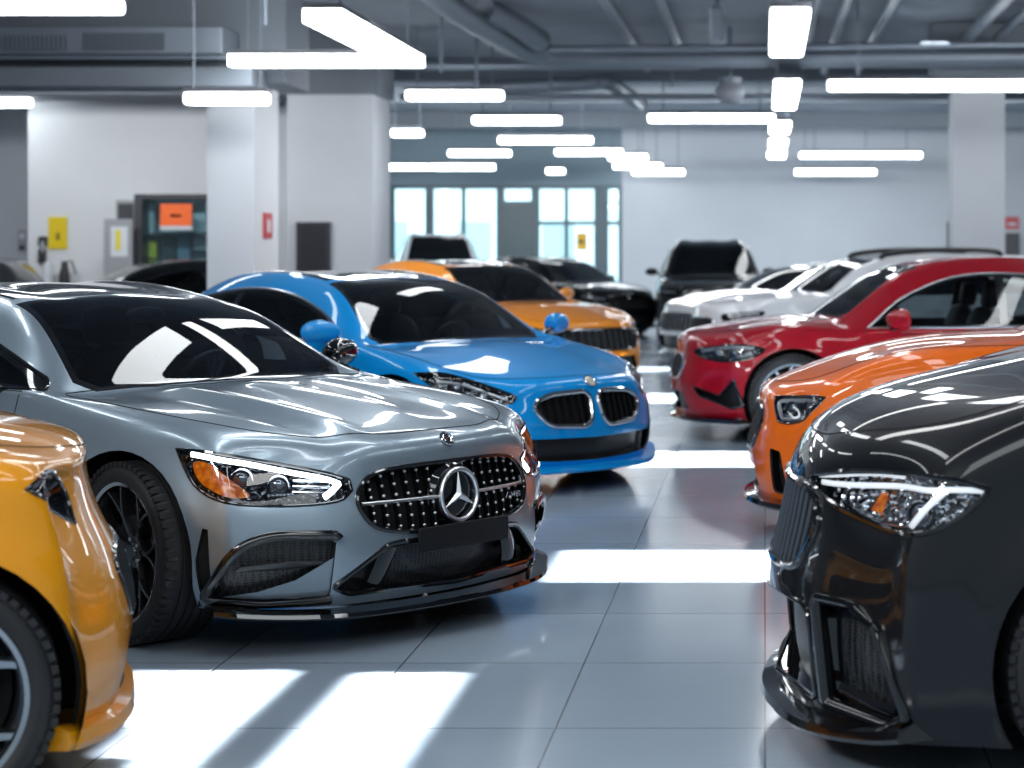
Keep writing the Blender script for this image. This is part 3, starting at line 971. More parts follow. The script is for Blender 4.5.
def feats_silver(b, root, p):
    W = p['W']; xf = p['xf']; d = (1, 0, 0)
    # main grille
    half = [(0, .675), (.24, .672), (.365, .658), (.425, .628), (.46, .575), (.455, .52), (.41, .462), (.31, .432), (.15, .422), (0, .42)]
    P = full_poly([tuple(q) for q in smooth_poly(half, 4, False)])
    g, k = opening(b, root, p, P, d, 'grille', .06, 'dark_void', frame_r=.010, frame_m='gloss_black', frame_name='grille_surround')
    def bars(ys, r, dep, m, name, dots=True):
        for y in ys:
            sp = span_z(P, y)
            if not sp: continue
            t = MB(); pts = [b.ray(d, y, zz, 0) - Vector((dep, 0, 0)) for zz in np.linspace(sp[0] + .004, sp[1] - .004, 8)]
            t.tube(pts, r, m, 6, sq=(2.2, .8), up=(1, 0, 0))
            if dots:
                for zz in np.linspace(sp[0] + .02, sp[1] - .02, 6):
                    t.ball(b.ray(d, y, zz, 0) - Vector((dep - .012, 0, 0)), .0065, 'badge_chrome', 8, 6)
            t.build(name, g)
    bars([s * (.125 + .055 * i) for i in range(7) for s in (1, -1)], .007, .022, 'gloss_black', 'grille_bar')
    for s in (1, -1):
        t = MB(); t.tube([b.ray(d, s * y, .545, 0) - Vector((.006, 0, 0)) for y in np.linspace(.10, .445, 10)], .0075, 'badge_chrome', 8); t.build('grille_crossbar', g)
    # star emblem on a round black disc
    q = b.ray(d, 0, .545, 0); mx = Matrix.Rotation(R(-4), 3, 'Y'); c = q + Vector((-.004, 0, 0))
    e = MB(); e.lathe([(0, .0), (.118, -.006), (.135, -.03)], 'gloss_black', 40, 'X', c)
    plain_star(e, c + Vector((.012, 0, 0)), .100, 'badge_chrome', mx, .10)
    e.build('emblem', g)
    e = MB(); c = b.ray(d, .37, .505, .0) - Vector((.012, 0, 0))
    for i, (y0, z0, y1, z1) in enumerate(((0, -.012, .012, .012), (.012, .012, .024, -.012), (.004, -.004, .02, -.004), (.03, -.012, .032, .012), (.032, .012, .042, -.006), (.042, -.006, .052, .012), (.052, .012, .054, -.012), (.085, .008, .07, .012), (.07, .012, .063, 0), (.063, 0, .07, -.012), (.07, -.012, .085, -.01), (.085, -.01, .085, 0), (.085, 0, .076, 0))):
        e.tube([c + Vector((0, y0 - .04, z0)), c + Vector((0, y1 - .04, z1))], .003, 'chrome', 6)
    e.build('grille_badge', g)
    # round bonnet badge
    q = b.ray((.5, 0, .87), 0, b.to2((.5, 0, .87), [(xf - .06, 0, .775)])[0][1], .0); n = b.normal(q)
    mx = Matrix((n, Vector((0, 1, 0)), n.cross(Vector((0, 1, 0))))).transposed()
    e = MB(); e.ball(q, (.004, .030, .030), 'trim_black', 20, 10, mx)
    plain_star(e, q + n * .005, .019, 'chrome', mx, .13)
    e.tube([q + n * .004 + mx @ Vector((0, math.cos(a) * .030, math.sin(a) * .030)) for a in np.linspace(0, 2 * PI, 32, endpoint=False)], .0035, 'chrome', 6, True)
    e.build('bonnet_badge', root)
    # headlights
    pts = [(.27, .90, .765), (.42, .86, .755), (.58, .74, .715), (.70, .56, .672), (.745, .475, .640), (.755, .47, .60), (.735, .53, .562), (.62, .70, .555), (.47, .83, .575), (.36, .885, .635)]
    def fill(b, lamp, d, T, s):
        led_strip(b, lamp, d, T, [(.33, .885, .748), (.45, .845, .733), (.58, .74, .697), (.69, .57, .655), (.725, .50, .628)], .0105)
        led_strip(b, lamp, d, T, [(.725, .50, .632), (.715, .535, .60), (.705, .56, .582)], .013)
        q = MB()
        P = [T(v) for v in [(.34, .885, .715), (.41, .865, .715), (.49, .815, .655), (.54, .775, .598), (.47, .83, .597), (.38, .88, .645)]]
        P = [tuple(v) for v in smooth_poly(P, 4)]
        cc = tuple(np.mean(np.array(P), axis=0))
        vs = b.on(d, P, -.012) + [b.ray(d, cc[0], cc[1], -.008)]
        q.add(vs, [(i, (i + 1) % len(P), len(P)) for i in range(len(P))], 'lamp_amber', True); q.build('side_marker', lamp)
        projector(b, lamp, d, T, (.52, .79, .665), .038); projector(b, lamp, d, T, (.605, .70, .64), .036)
        q = MB()
        for i in range(3):
            z0 = .655 - .022 * i
            q.tube(b.on(d, [T((.64, .66, z0)), T((.69, .58, z0 - .008)), T((.71, .53, z0 - .012))], -.03), .006, 'lamp_chrome', 6)
        q.build('reflector_fins', lamp)
        q = MB()
        for i in range(7):
            y0 = .60 + .02 * i
            q.ball(b.ray(d, *T((.62, y0 + .04, .598)), -.025), .008, 'lamp_lens', 8, 6)
        q.build('lamp_array', lamp)
    headlight(b, root, p, pts, 45, fill, corners={0, 4, 5}, depth=.08, bucket='lamp_facets_dark')
    # lower centre intake
    half = [(0, .388), (.30, .392), (.36, .385), (.56, .245), (.50, .215), (0, .205)]
    P = round_poly(full_poly(half), .02, 3)
    lo, k = opening(b, root, p, P, d, 'lower_intake', .09, 'honeycomb', frame_r=.012, frame_m='gloss_black', frame_name='intake_surround', thr=.02)
    for s in (1, -1):
        t = MB(); pts = [b.ray(d, s * yy, zz, -.03) for yy, zz in ((.33, .375), (.36, .30), (.38, .225))]
        t.tube(pts, .02, 'gloss_black', 6, sq=(.5, 2)); t.build('intake_vane', lo)
        P3 = [(s * .335, .365), (s * .41, .33), (s * .48, .262), (s * .39, .238)]
        t = MB(); t.add(b.on(d, P3, -.045), [(0, 1, 2, 3)], 'trim_black'); t.build('intake_blank', lo)
    # number-plate blank
    t = MB(); q = b.ray(d, 0, .395, 0)
    t.box((q.x + .016, 0, .392), (.016, .50, .095), 'plate_black', bev=.006); t.build('number_plate', root)
    # side intakes
    for s in (1, -1):
        az = 32; dd = (math.cos(R(az)), s * math.sin(R(az)), 0)
        T = lambda L: b.to2(dd, [(x, y * s, z) for x, y, z in L])
        P = round_poly(T([(.735, .535, .44), (.60, .745, .45), (.50, .835, .40), (.40, .885, .215), (.60, .76, .195), (.745, .57, .20), (.745, .56, .30)]), [.02, .07, .08, .03, .03, .03, .08], 4)
        si, k = opening(b, root, p, P, dd, 'side_intake', .075, 'honeycomb', thr=.02)
        F = round_poly(T([(.745, .53, .42), (.735, .545, .44), (.60, .745, .45), (.50, .835, .40), (.40, .885, .212), (.60, .76, .192), (.75, .56, .197)]), [.01, .01, .07, .08, .03, .03, .01], 4)[3:-3]
        t = MB(); t.tube(b.on(dd, [tuple(q) for q in F], .004), .021, 'gloss_black', 8, sq=(1, .7)); t.build('intake_surround', si)
        P3 = T([(.735, .60, .345), (.66, .70, .348), (.52, .815, .335), (.50, .825, .318), (.66, .70, .318), (.735, .60, .335)])
        t = MB(); A = b.on(dd, P3, -.004); B = b.on(dd, P3, -.05); n = len(P3)
        t.add(A + B, [tuple(range(n))] + [(i, (i + 1) % n, n + (i + 1) % n, n + i) for i in range(n)], 'gloss_black'); t.build('intake_vane', si)
        P3 = T([(.742, .538, .36), (.746, .553, .203), (.60, .755, .200), (.44, .86, .208), (.58, .775, .232), (.68, .68, .275)])
        t = MB(); A = b.on(dd, P3, -.012); n = len(P3)
        t.add(A, [tuple(range(n))], p['paint'], True); t.build('intake_scoop', si)
        P3 = T([(.735, .60, .418), (.62, .735, .405), (.625, .735, .335), (.735, .60, .33)])
        # corner air slit behind the wheel-side edge
        az2 = (0, s, 0)
        T2 = lambda L: b.to2(az2, [(x, 0, z) for x, z in L])
        P = round_poly(T2([(.425, .47), (.41, .475), (.375, .24), (.415, .235)]), .01, 2)
        b.cut('slit', (.5, s * .87, 0), b.to2((.5, s * .87, 0), [(.43, s * .86, .475), (.41, s * .87, .48), (.395, s * .9, .36), (.40, s * .89, .235), (.445, s * .86, .235)]), .02)
        b.recess(max(b.names), 'air_slit', (.5, s * .87, 0), .03, 'dark_void', 'gloss_black', root)
        # fender vent
        P = T2([(-.415, .735), (-.465, .66), (-.60, .655), (-.55, .735), (-.48, .75)])
        P = T2([(-.445, .765), (-.51, .76), (-.60, .665), (-.565, .655), (-.47, .72)])
        b.cut('vent', az2, round_poly(P, .01, 2), .05); o = b.recess(max(b.names), 'fender_vent', az2, .03, 'dark_void', 'gloss_black', root)
        if o:
            t = MB(); t.tube(b.on(az2, P, .001), .006, 'satin_metal', 6, True)
            t.tube(b.on(az2, T2([(-.46, .75), (-.58, .665)]), -.006), .007, 'chrome', 6); t.build('vent_trim', o)
    lip(b, root, p, 'front_splitter', .125, .022, .045, 'gloss_black', .93, rise=.03)

def make_car(name, label, cat, p, feats, pos, heading, lv=4, group=None):
    root = empty(name, (pos[0], pos[1], 0), R(heading) - PI / 2)
    tag(root, label, cat, group)
    b = Body(p, lv)
    feats(b, root, p)
    common(b, root, p)
    b.mesh(0, 'body', p['paint'], root, 'dark_void')
    b.free()
    return root
def camera():
    cam = bpy.data.cameras.new('camera'); co = bpy.data.objects.new('camera', cam); C.objects.link(co)
    co.location = (0, 0, CH); co.rotation_euler = (R(90), 0, 0)
    cam.sensor_width = 36; cam.lens = FPX / 1024 * 36
    cam.shift_x = -(765 - 512) / 1024; cam.shift_y = -(384 - HY) / 1024
    cam.clip_end = 200; cam.clip_start = .1
    cam.dof.use_dof = True; cam.dof.focus_distance = 7.9; cam.dof.aperture_fstop = 2.8; cam.dof.aperture_blades = 0
    bpy.context.scene.camera = co
CH, FPX, HY = 1.5, 2000., 252.
def at(px, py, Y):
    """world point at depth Y seen at a pixel of the frame"""
    return Vector(((px - 765) / FPX * Y, Y, CH - (py - HY) / FPX * Y))
# ------------------------------------------------------------------ the other makes: outlines in a table
def feats_spec(b, root, p):
    S = p['spec']; xf, W = p['xf'], p['W']; d = (1, 0, 0)
    low = p.get('low')
    for G in S.get('grilles', []):
        sides = (1, -1) if G.get('pair') else (1,)
        made = []
        for s in sides:
            P = round_poly(G['pts'], G.get('r', .03), 4) if G.get('pair') else full_poly([tuple(q) for q in (round_poly(G['pts'], G.get('r', .03), 4) if G.get('sharp') else smooth_poly(G['pts'], 4, False))])
            if s < 0: P = mir2(P)
            g, k = opening(b, root, p, P, d, G.get('name', 'grille'), G.get('depth', .06), G.get('back', 'dark_void'), frame_r=G.get('fr', .012), frame_m=G.get('fm', 'chrome'), frame_name='grille_surround', thr=.02, sq=G.get('sq', (1, 1)))
            if g is None: continue
            ys = [q[0] for q in P]; y0, y1 = min(ys), max(ys); n = G.get('bars', 0)
            for i in range(n):
                y = y0 + (y1 - y0) * (i + .5) / n
                sp = span_z(P, y)
                if not sp or sp[1] - sp[0] < .03: continue
                t = MB(); pts = [b.ray(d, y, zz, 0) - Vector((.008, 0, 0)) for zz in np.linspace(sp[0] + .003, sp[1] - .003, 6)]
                t.tube(pts, G.get('br', .008), G.get('bm', 'trim_black'), 6, sq=(2.6, .9), up=(1, 0, 0)); t.build('grille_bar', g)
    H = S['light']
    def fill(b, lamp, d, T, s):
        for L in H.get('led', []): led_strip(b, lamp, d, T, L['pts'], L.get('r', .012), L.get('m', 'led_off'), L.get('off', -.012), sm=L.get('sm', True))
        for q, r in H.get('proj', []): projector(b, lamp, d, T, q, r)
        if H.get('amber'):
            q = MB(); A = b.on(d, [T(v) for v in H['amber']], -.03); q.add(A, [tuple(range(len(A)))], 'lamp_amber'); q.build('side_marker', lamp)
        for L in H.get('fins', []):
            led_strip(b, lamp, d, T, L, .010, 'lamp_chrome', -.035, 'reflector_fins', (1, .8))
    headlight(b, root, p, H['pts'], H.get('az', 45), fill, corners=H.get('corners', set()), depth=.085, bezel=H.get('bezel', .006), n=5, bucket=H.get('bucket', 'lamp_facets_dark'))
    for I in S.get('intakes', []):
        if I.get('mid'):
            P = round_poly(full_poly(I['pts']), I.get('r', .025), 3)
            o, k = opening(b, root, p, P, d, 'lower_intake', I.get('depth', .07), I.get('back', 'honeycomb'), frame_r=I.get('fr', .0), frame_m=I.get('fm', 'gloss_black'), frame_name='intake_surround', thr=.02)
            if I.get('vane') and o:
                for s in (1, -1):
                    t = MB(); t.tube([b.ray(d, s * yy, zz, -.02) for yy, zz in I['vane']], .014, 'trim_black', 6, sq=(.6, 1.8)); t.build('intake_vane', o)
        else:
            for s in (1, -1):
                az = I.get('az', 35); dd = (math.cos(R(az)), s * math.sin(R(az)), 0)
                P = round_poly(b.to2(dd, [(x, y * s, z) for x, y, z in I['pts']]), I.get('r', .02), 3)
                o, k = opening(b, root, p, P, dd, I.get('name', 'side_intake'), I.get('depth', .06), I.get('back', 'dark_void'), wall=I.get('wall', 'gloss_black'), frame_r=I.get('fr', .0), frame_m=I.get('fm', 'gloss_black'), frame_name='intake_surround', thr=.02, sq=I.get('sq', (1, .7)))
                for L in I.get('vanes', []):
                    if o is None: continue
                    t = MB(); t.tube(b.on(dd, b.to2(dd, [(x, y * s, z) for x, y, z in L]), -.015), I.get('vr', .012), I.get('vm', 'gloss_black'), 6); t.build('intake_vane', o)
    for I in S.get('lips', []): lip(b, root, p, I.get('name', 'front_splitter'), I['z'], I['th'], I['out'], I.get('m', 'gloss_black'), I.get('w', .9), rise=I.get('rise', 0))
    if S.get('badge'):
        z = S['badge']; dd = (.55, 0, .84)
        q = b.ray(dd, 0, b.to2(dd, [z])[0][1], .0); n = b.normal(q)
        mx = Matrix((n, Vector((0, 1, 0)), n.cross(Vector((0, 1, 0))))).transposed()
        e = MB(); e.ball(q, (.006, .040, .040), 'badge_white', 20, 10, mx)
        e.tube([q + n * .003 + mx @ Vector((0, math.cos(a) * .041, math.sin(a) * .041)) for a in np.linspace(0, 2 * PI, 32, endpoint=False)], .004, 'chrome', 6, True)
        e.build('bonnet_badge', root)
    if p.get('roof_rails'):
        for s in (1, -1):
            t = MB(); rf = p['roof_front']
            P = [b.ray((0, 0, 1), s * W * .57, -(rf - q), off) for q, off in ((.10, .0), (.18, .045), (.6, .05), (1.1, .05), (1.5, .045), (1.6, .0))]
            t.tube([tuple(v) for v in smooth_poly([tuple(q) for q in P], 4, False)], .030, 'trim_black', 8); t.build('roof_rail', root)
    if p.get('antenna'):
        t = MB(); q = b.ray((0, 0, 1), 0, -(p['roof_front'] - 1.62), -.01)
        t.add([q + Vector(v) for v in ((.09, 0, 0), (-.07, .025, 0), (-.07, -.025, 0), (-.085, 0, .075))], [(0, 1, 3), (0, 3, 2), (1, 2, 3), (0, 2, 1)], 'gloss_black', True); t.build('antenna_fin', root)

def dz(L, k):
    return [(x, y, z + k) for x, y, z in L]

KIDNEY = dict(pair=True, pts=[(.030, .640), (.09, .650), (.30, .645), (.385, .60), (.395, .565), (.335, .505), (.10, .50), (.045, .535)], r=[.02, .03, .06, .06, .06, .06, .05, .05], bars=7, fr=.014)
SPEC_BLUE = dict(
    grilles=[dict(pair=True, pts=[(.030, .585), (.07, .632), (.33, .62), (.43, .575), (.445, .525), (.37, .43), (.10, .415), (.045, .455)], r=[.02, .03, .05, .05, .04, .06, .05, .04], bars=7, fr=.016, bm='lamp_dark')],
    light=dict(pts=[(.20, .93, .755), (.40, .875, .755), (.58, .76, .70), (.70, .60, .635), (.715, .55, .605), (.68, .60, .57), (.55, .77, .585), (.40, .87, .645)], az=48, corners={0}, bucket='lamp_facets',
               proj=[((.47, .82, .675), .042), ((.59, .72, .625), .042)], led=[dict(pts=[(.36, .885, .715), (.50, .82, .695), (.63, .69, .635), (.69, .60, .60)], r=.009)],
               fins=[[(.40, .86, .655), (.50, .80, .62), (.60, .72, .585)]]),
    intakes=[dict(mid=True, pts=[(0, .345), (.60, .355), (.66, .40), (.70, .36), (.62, .225), (.3, .205), (0, .2)], r=.03, depth=.06, back='trim_black', vane=((.47, .35), (.45, .29), (.48, .215)))],
    lips=[dict(z=.135, th=.03, out=.05, m='paint_blue', w=.93, rise=.05)], badge=(.80, 0, .70))
SPEC_RED = dict(
    grilles=[dict(KIDNEY, pts=[(.030, .655), (.09, .68), (.28, .675), (.36, .63), (.37, .57), (.32, .49), (.10, .475), (.045, .51)])],
    light=dict(pts=[(.24, .92, .745), (.42, .86, .775), (.60, .74, .755), (.73, .55, .725), (.74, .53, .70), (.70, .60, .665), (.55, .78, .635), (.36, .89, .655), (.25, .92, .705)], az=62, corners={4}, bucket='lamp_facets',
               proj=[((.46, .84, .71), .042), ((.60, .73, .71), .042)], led=[dict(pts=[(.30, .90, .745), (.45, .85, .752), (.60, .74, .740), (.70, .59, .715)], r=.012)],
               fins=[[(.32, .90, .70), (.42, .86, .68), (.60, .74, .665)]]),
    intakes=[dict(pts=[(.45, .88, .50), (.38, .91, .30), (.47, .87, .275), (.70, .62, .36), (.74, .56, .43), (.56, .80, .37)], az=50, depth=.06, fr=.012),
             dict(mid=True, pts=[(0, .38), (.40, .38), (.50, .25), (0, .22)])],
    lips=[dict(z=.15, th=.03, out=.03, m='gloss_black', w=.93)], badge=(.80, 0, .80))
SPEC_ORANGE = dict(
    grilles=[dict(KIDNEY, fm='gloss_black', pts=[(.030, .66), (.09, .69), (.34, .685), (.44, .64), (.45, .57), (.38, .46), (.10, .43), (.045, .46)])],
    light=dict(pts=[(.44, .90, .755), (.54, .85, .755), (.65, .76, .745), (.735, .62, .735), (.745, .60, .725), (.735, .62, .68), (.70, .67, .61), (.64, .75, .605), (.56, .83, .63), (.50, .88, .69)], az=62, corners={0, 4, 6}, bucket='lamp_facets',
               proj=[((.58, .82, .70), .038), ((.67, .72, .69), .038)], led=[dict(pts=[(.50, .87, .735), (.62, .78, .728), (.72, .64, .715), (.715, .65, .67), (.69, .68, .63)], r=.011), dict(pts=[(.57, .82, .65), (.64, .75, .635), (.69, .68, .63)], r=.010)],
               fins=[[(.55, .84, .67), (.61, .79, .66), (.70, .66, .65)], [(.52, .86, .72), (.58, .82, .73), (.70, .66, .715)]]),
    intakes=[dict(pts=[(.73, .62, .47), (.67, .71, .46), (.62, .76, .26), (.66, .71, .235), (.71, .65, .24)], az=50, depth=.07),
             dict(mid=True, pts=[(0, .36), (.40, .36), (.48, .25), (0, .22)])],
    lips=[dict(z=.155, th=.035, out=.05, m='gloss_black', w=.80)], badge=(.80, 0, .80))
SPEC_BLACK = dict(
    grilles=[dict(pts=[(0, .80), (.30, .795), (.42, .77), (.47, .70), (.44, .62), (.36, .56), (.15, .54), (0, .54)], bars=17, fr=.012, fm='gloss_black', bm='bar_grey', br=.005)],
    light=dict(pts=[(.36, .925, .835), (.46, .90, .858), (.62, .83, .862), (.78, .67, .845), (.875, .49, .815), (.85, .55, .775), (.74, .72, .725), (.62, .83, .70), (.50, .89, .72), (.41, .92, .78)], az=62, corners={0, 4}, bucket='lamp_facets',
               proj=[((.62, .82, .775), .036)], led=[dict(pts=[(.38, .925, .83), (.46, .90, .832), (.55, .865, .828), (.72, .745, .815), (.85, .55, .805)], r=.0085),
                                                    dict(pts=[(.48, .89, .825), (.53, .87, .78), (.58, .84, .725)], r=.0095), dict(pts=[(.62, .82, .85), (.74, .72, .845), (.86, .52, .82)], r=.006)],
               amber=[(.68, .775, .80), (.70, .755, .80), (.72, .735, .755), (.69, .77, .745)], fins=[[(.64, .80, .735), (.72, .74, .735), (.80, .64, .765)], [(.57, .84, .79), (.62, .82, .79)]], bezel=.009),
    intakes=[dict(pts=[(.86, .575, .50), (.76, .70, .50), (.69, .765, .45), (.60, .83, .215), (.66, .78, .175), (.83, .60, .20)], az=55, depth=.09, back='honeycomb', fr=.022, sq=(1, .8), vanes=[[(.80, .65, .25), (.72, .735, .225), (.64, .80, .215)]], vm='gloss_black', vr=.018),
             dict(mid=True, pts=[(0, .45), (.48, .47), (.52, .44), (.53, .20), (0, .18)], depth=.08, fr=.0085)],
    lips=[dict(z=.10, th=.035, out=.05, m='gloss_black', w=.90, rise=.05)])
SPEC_BLACK['light'] = {k: ([dict(q, m='led_soft', pts=[(x + .05, y, z + .015) for x, y, z in q['pts']]) for q in v] if k == 'led' else [(x + .05, y, z + .015) for x, y, z in v] if k in ('pts', 'amber') else v) for k, v in SPEC_BLACK['light'].items()}
SPEC_YELLOW = dict(
    grilles=[dict(pts=[(0, .62), (.3, .62), (.42, .58), (.40, .50), (.33, .44), (0, .43)], bars=11, fr=.008, fm='gloss_black')],
    light=dict(pts=[(.27, .93, .875), (.34, .91, .905), (.40, .87, .895), (.455, .82, .83), (.465, .80, .74), (.42, .86, .775), (.355, .91, .825)], az=70, corners={0, 4}, bucket='lamp_facets',
               proj=[((.37, .89, .865), .022), ((.40, .86, .835), .022), ((.415, .84, .795), .02)], led=[dict(pts=[(.30, .92, .885), (.36, .89, .885), (.41, .85, .83)], r=.008)]),
    intakes=[dict(mid=True, pts=[(0, .38), (.40, .38), (.50, .25), (0, .22)])],
    lips=[dict(z=.15, th=.05, out=.03, m='paint_yellow', w=.93, rise=.03)])
SPEC_AMBER = dict(
    grilles=[dict(pts=[(0, .69), (.36, .685), (.54, .665), (.60, .61), (.58, .54), (.50, .485), (.25, .47), (0, .47)], bars=13, fr=.016, fm='gloss_black', bm='satin_metal', br=.007)],
    light=dict(pts=[(.27, .91, .735), (.42, .865, .735), (.58, .75, .71), (.70, .58, .67), (.72, .53, .64), (.66, .65, .61), (.5, .81, .63), (.36, .885, .67)], az=48, proj=[((.55, .77, .67), .04)], led=[dict(pts=[(.34, .885, .72), (.52, .79, .705), (.66, .64, .67)], r=.010)]),
    intakes=[dict(mid=True, pts=[(0, .40), (.50, .40), (.60, .25), (0, .22)], depth=.06)],
    lips=[dict(z=.14, th=.03, out=.04, m='gloss_black', w=.9)])
def spec_suv(h, led=False):
    """upright nose, h lifts everything"""
    return dict(
        grilles=[dict(pts=[(0, .66 + h), (.35, .655 + h), (.47, .62 + h), (.48, .52 + h), (.40, .42 + h), (0, .40 + h)], bars=9, fr=.016, fm='satin_metal', bm='trim_black')],
        light=dict(pts=[(.30, .90, .735 + h), (.45, .85, .735 + h), (.62, .72, .72 + h), (.70, .58, .70 + h), (.69, .60, .63 + h), (.55, .77, .62 + h), (.38, .88, .65 + h)], az=48, proj=[((.52, .79, .675 + h), .042)], led=[dict(pts=[(.36, .88, .72 + h), (.52, .79, .715 + h), (.66, .64, .69 + h)], r=.014, m='led' if led else 'led_off')]),
        intakes=[dict(mid=True, pts=[(0, .36 + h * .6), (.50, .36 + h * .6), (.58, .24 + h * .4), (0, .22 + h * .4)], depth=.05)],
        lips=[dict(z=.17, th=.04, out=.03, m='trim_black', w=.9)])

def suv_p(**k):
    q = dict(hn=.93, hc=1.10, belt=1.07, roof=1.66, zb=.22, roof_front=-1.10, cowl=-.36, tail=.85, wb=2.85, tops=tops_suv, suv=True, wr=.37, arch=.42, roof_drop=0., sweep=.85)
    q.update(k); return base_p(**q)

def paints():
    paint('paint_silver', (.33, .42, .50), .60, .30, .5)
    paint('paint_blue', (.0, .31, .80), .05, .38, .1)
    paint('paint_yellow', (.86, .33, .003))
    paint('paint_amber', (.84, .27, .006))
    paint('paint_orange', (.95, .165, .003))
    paint('paint_red', (.40, .001, .012))
    paint('paint_black', (.006, .007, .009), 0., .4, .1)
    paint('paint_graphite', (.016, .019, .023), 0., .4, .15)
    paint('paint_white', (.78, .80, .83))
    paint('paint_grey', (.40, .44, .48))

def cars():
    return dict(
        silver=lambda: make_car('coupe_car', 'silver grey coupe with a big round three-pointed star in its dark studded grille', 'car',
            base_p(paint='paint_silver', sculpt=sculpt_silver, rim_style='y10', rim_lip='rim_lip', black_roof=True, steer=R(-9), cowl=-.42, roof_front=-1.22, sweep=.86, hn=.76, hc=.95, hmid=.55, dlo_front=.12, mirror_dx=.06, mirror_mat='gloss_black'),
            feats_silver, (-1.91, 8.38), 55),
        blue=lambda: make_car('coupe_car', 'bright blue coupe with twin kidney grille and black roof, parked beyond the silver one', 'car',
            base_p(paint='paint_blue', spec=SPEC_BLUE, hn=.70, hc=.92, belt=.91, roof=1.37, cowl=-.32, roof_front=-1.14, black_roof=True, antenna=True, rim_style='split5', window_trim='satin_metal', trim_r=.012, mirror_scale=1.1, wb=2.75, tail=.8, mirror_dx=.26),
            feats_spec, (-1.70, 13.1), 49, 4),
        red=lambda: make_car('saloon_car', 'dark red car with chrome window trim seen from its left side', 'car',
            base_p(paint='paint_red', spec=SPEC_RED, hn=.82, hc=.99, belt=.885, roof=1.45, cowl=-.30, roof_front=-1.06, rim_style='split5', rim_mat='rim_silver', window_trim='satin_metal', sweep=.9, mirror_scale=1.35, bpillar=-1.72, wb=2.95),
            feats_spec, (.09, 16.6), -82, 4),
        orange=lambda: make_car('saloon_car', 'orange car with angular clear headlight between the red car and the black car', 'car',
            base_p(paint='paint_orange', spec=SPEC_ORANGE, crown=.03, hmid=.68, hn=.755, hc=1.08, belt=1.0, roof=1.44, rim_style='split5', sweep=.8, cowl=-.62, roof_front=-1.3),
            feats_spec, (.785, 11.1), -93, 4),
        black=lambda: make_car('saloon_car', 'glossy black car with slim slatted grille and large lit headlight, nearest on the right', 'car',
            base_p(paint='paint_black', spec=SPEC_BLACK, xf=.94, crown=.11, hmid=.68, hn=.85, hc=1.28, belt=1.14, roof=1.62, rim_style='split5', sweep=.82, zb=.13),
            feats_spec, (.965, 6.4), -87, 4),
        yellow=lambda: make_car('saloon_car', 'blurred golden yellow car cut off by the left edge, grey spoked wheel showing', 'car',
            base_p(paint='paint_yellow', spec=SPEC_YELLOW, nose_rake=2.6, lead_back=.08, xf=.56, sweep=.5, hn=.87, hc=1.04, belt=1.0, roof=1.42, rim_style='y5', rim_mat='rim_silver', wr=.34),
            feats_spec, (-2.50, 6.0), 111, 4),
        amber=lambda: make_car('coupe_car', 'amber orange coupe with wide slatted grille parked behind the blue coupe', 'car',
            base_p(paint='paint_amber', spec=SPEC_AMBER, black_roof=True, hn=.76, hc=.96, belt=.94, roof=1.41, cowl=-.42, roof_front=-1.18, glass='window_dark'),
            feats_spec, (-2.30, 21.6), 46, 3),
        white2=lambda: make_car('estate_car', 'white sport utility car with black roof rails behind the red car', 'car',
            suv_p(paint='paint_white', spec=spec_suv(.10), roof=1.48, belt=1.0, hn=.90, hc=1.05, roof_rails=True, low=True, glass='window_dark'),
            feats_spec, (.02, 23.1), -73, 3),
        white1=lambda: make_car('saloon_car', 'white low car half hidden behind the white sport utility car', 'car',
            base_p(paint='paint_white', spec=SPEC_AMBER, low=True, glass='window_dark', hn=.82, hc=1.0),
            feats_spec, (-.50, 26.9), -62, 3),
        suv=lambda: make_car('estate_car', 'dark grey sport utility car facing forward before the pale back wall', 'car',
            suv_p(paint='paint_graphite', spec=spec_suv(.12), low=True, glass='window_dark', roof=1.72),
            feats_spec, (-.92, 34.5), 3, 3),
        dark=lambda: make_car('saloon_car', 'black car behind the amber coupe, in front of the bright windows', 'car',
            base_p(paint='paint_black', spec=SPEC_AMBER, low=True, glass='window_dark', roof=1.42),
            feats_spec, (-2.9, 36.), 50, 3),
        van=lambda: make_car('estate_car', 'light grey tall car parked close to the bright windows', 'car',
            suv_p(paint='paint_grey', spec=spec_suv(.2), low=True, glass='window_dark', roof=1.9, belt=1.2, hn=1.05, hc=1.2),
            feats_spec, (-6.8, 42.), 12, 3),
        shade=lambda: make_car('saloon_car', 'dark car in front of the display cabinet behind the blue coupe', 'car',
            base_p(paint='paint_black', spec=SPEC_AMBER, low=True, glass='window_dark', roof=1.40),
            feats_spec, (-9.0, 25.3), -62, 3),
        edge=lambda: make_car('saloon_car', 'dark car cut off by the left edge under the grey wall sign', 'car',
            suv_p(paint='paint_graphite', spec=spec_suv(.05), low=True, glass='window_dark', roof=1.43, belt=.95, hn=.85, hc=.98),
            feats_spec, (-13.75, 27.6), -86, 3),
    )
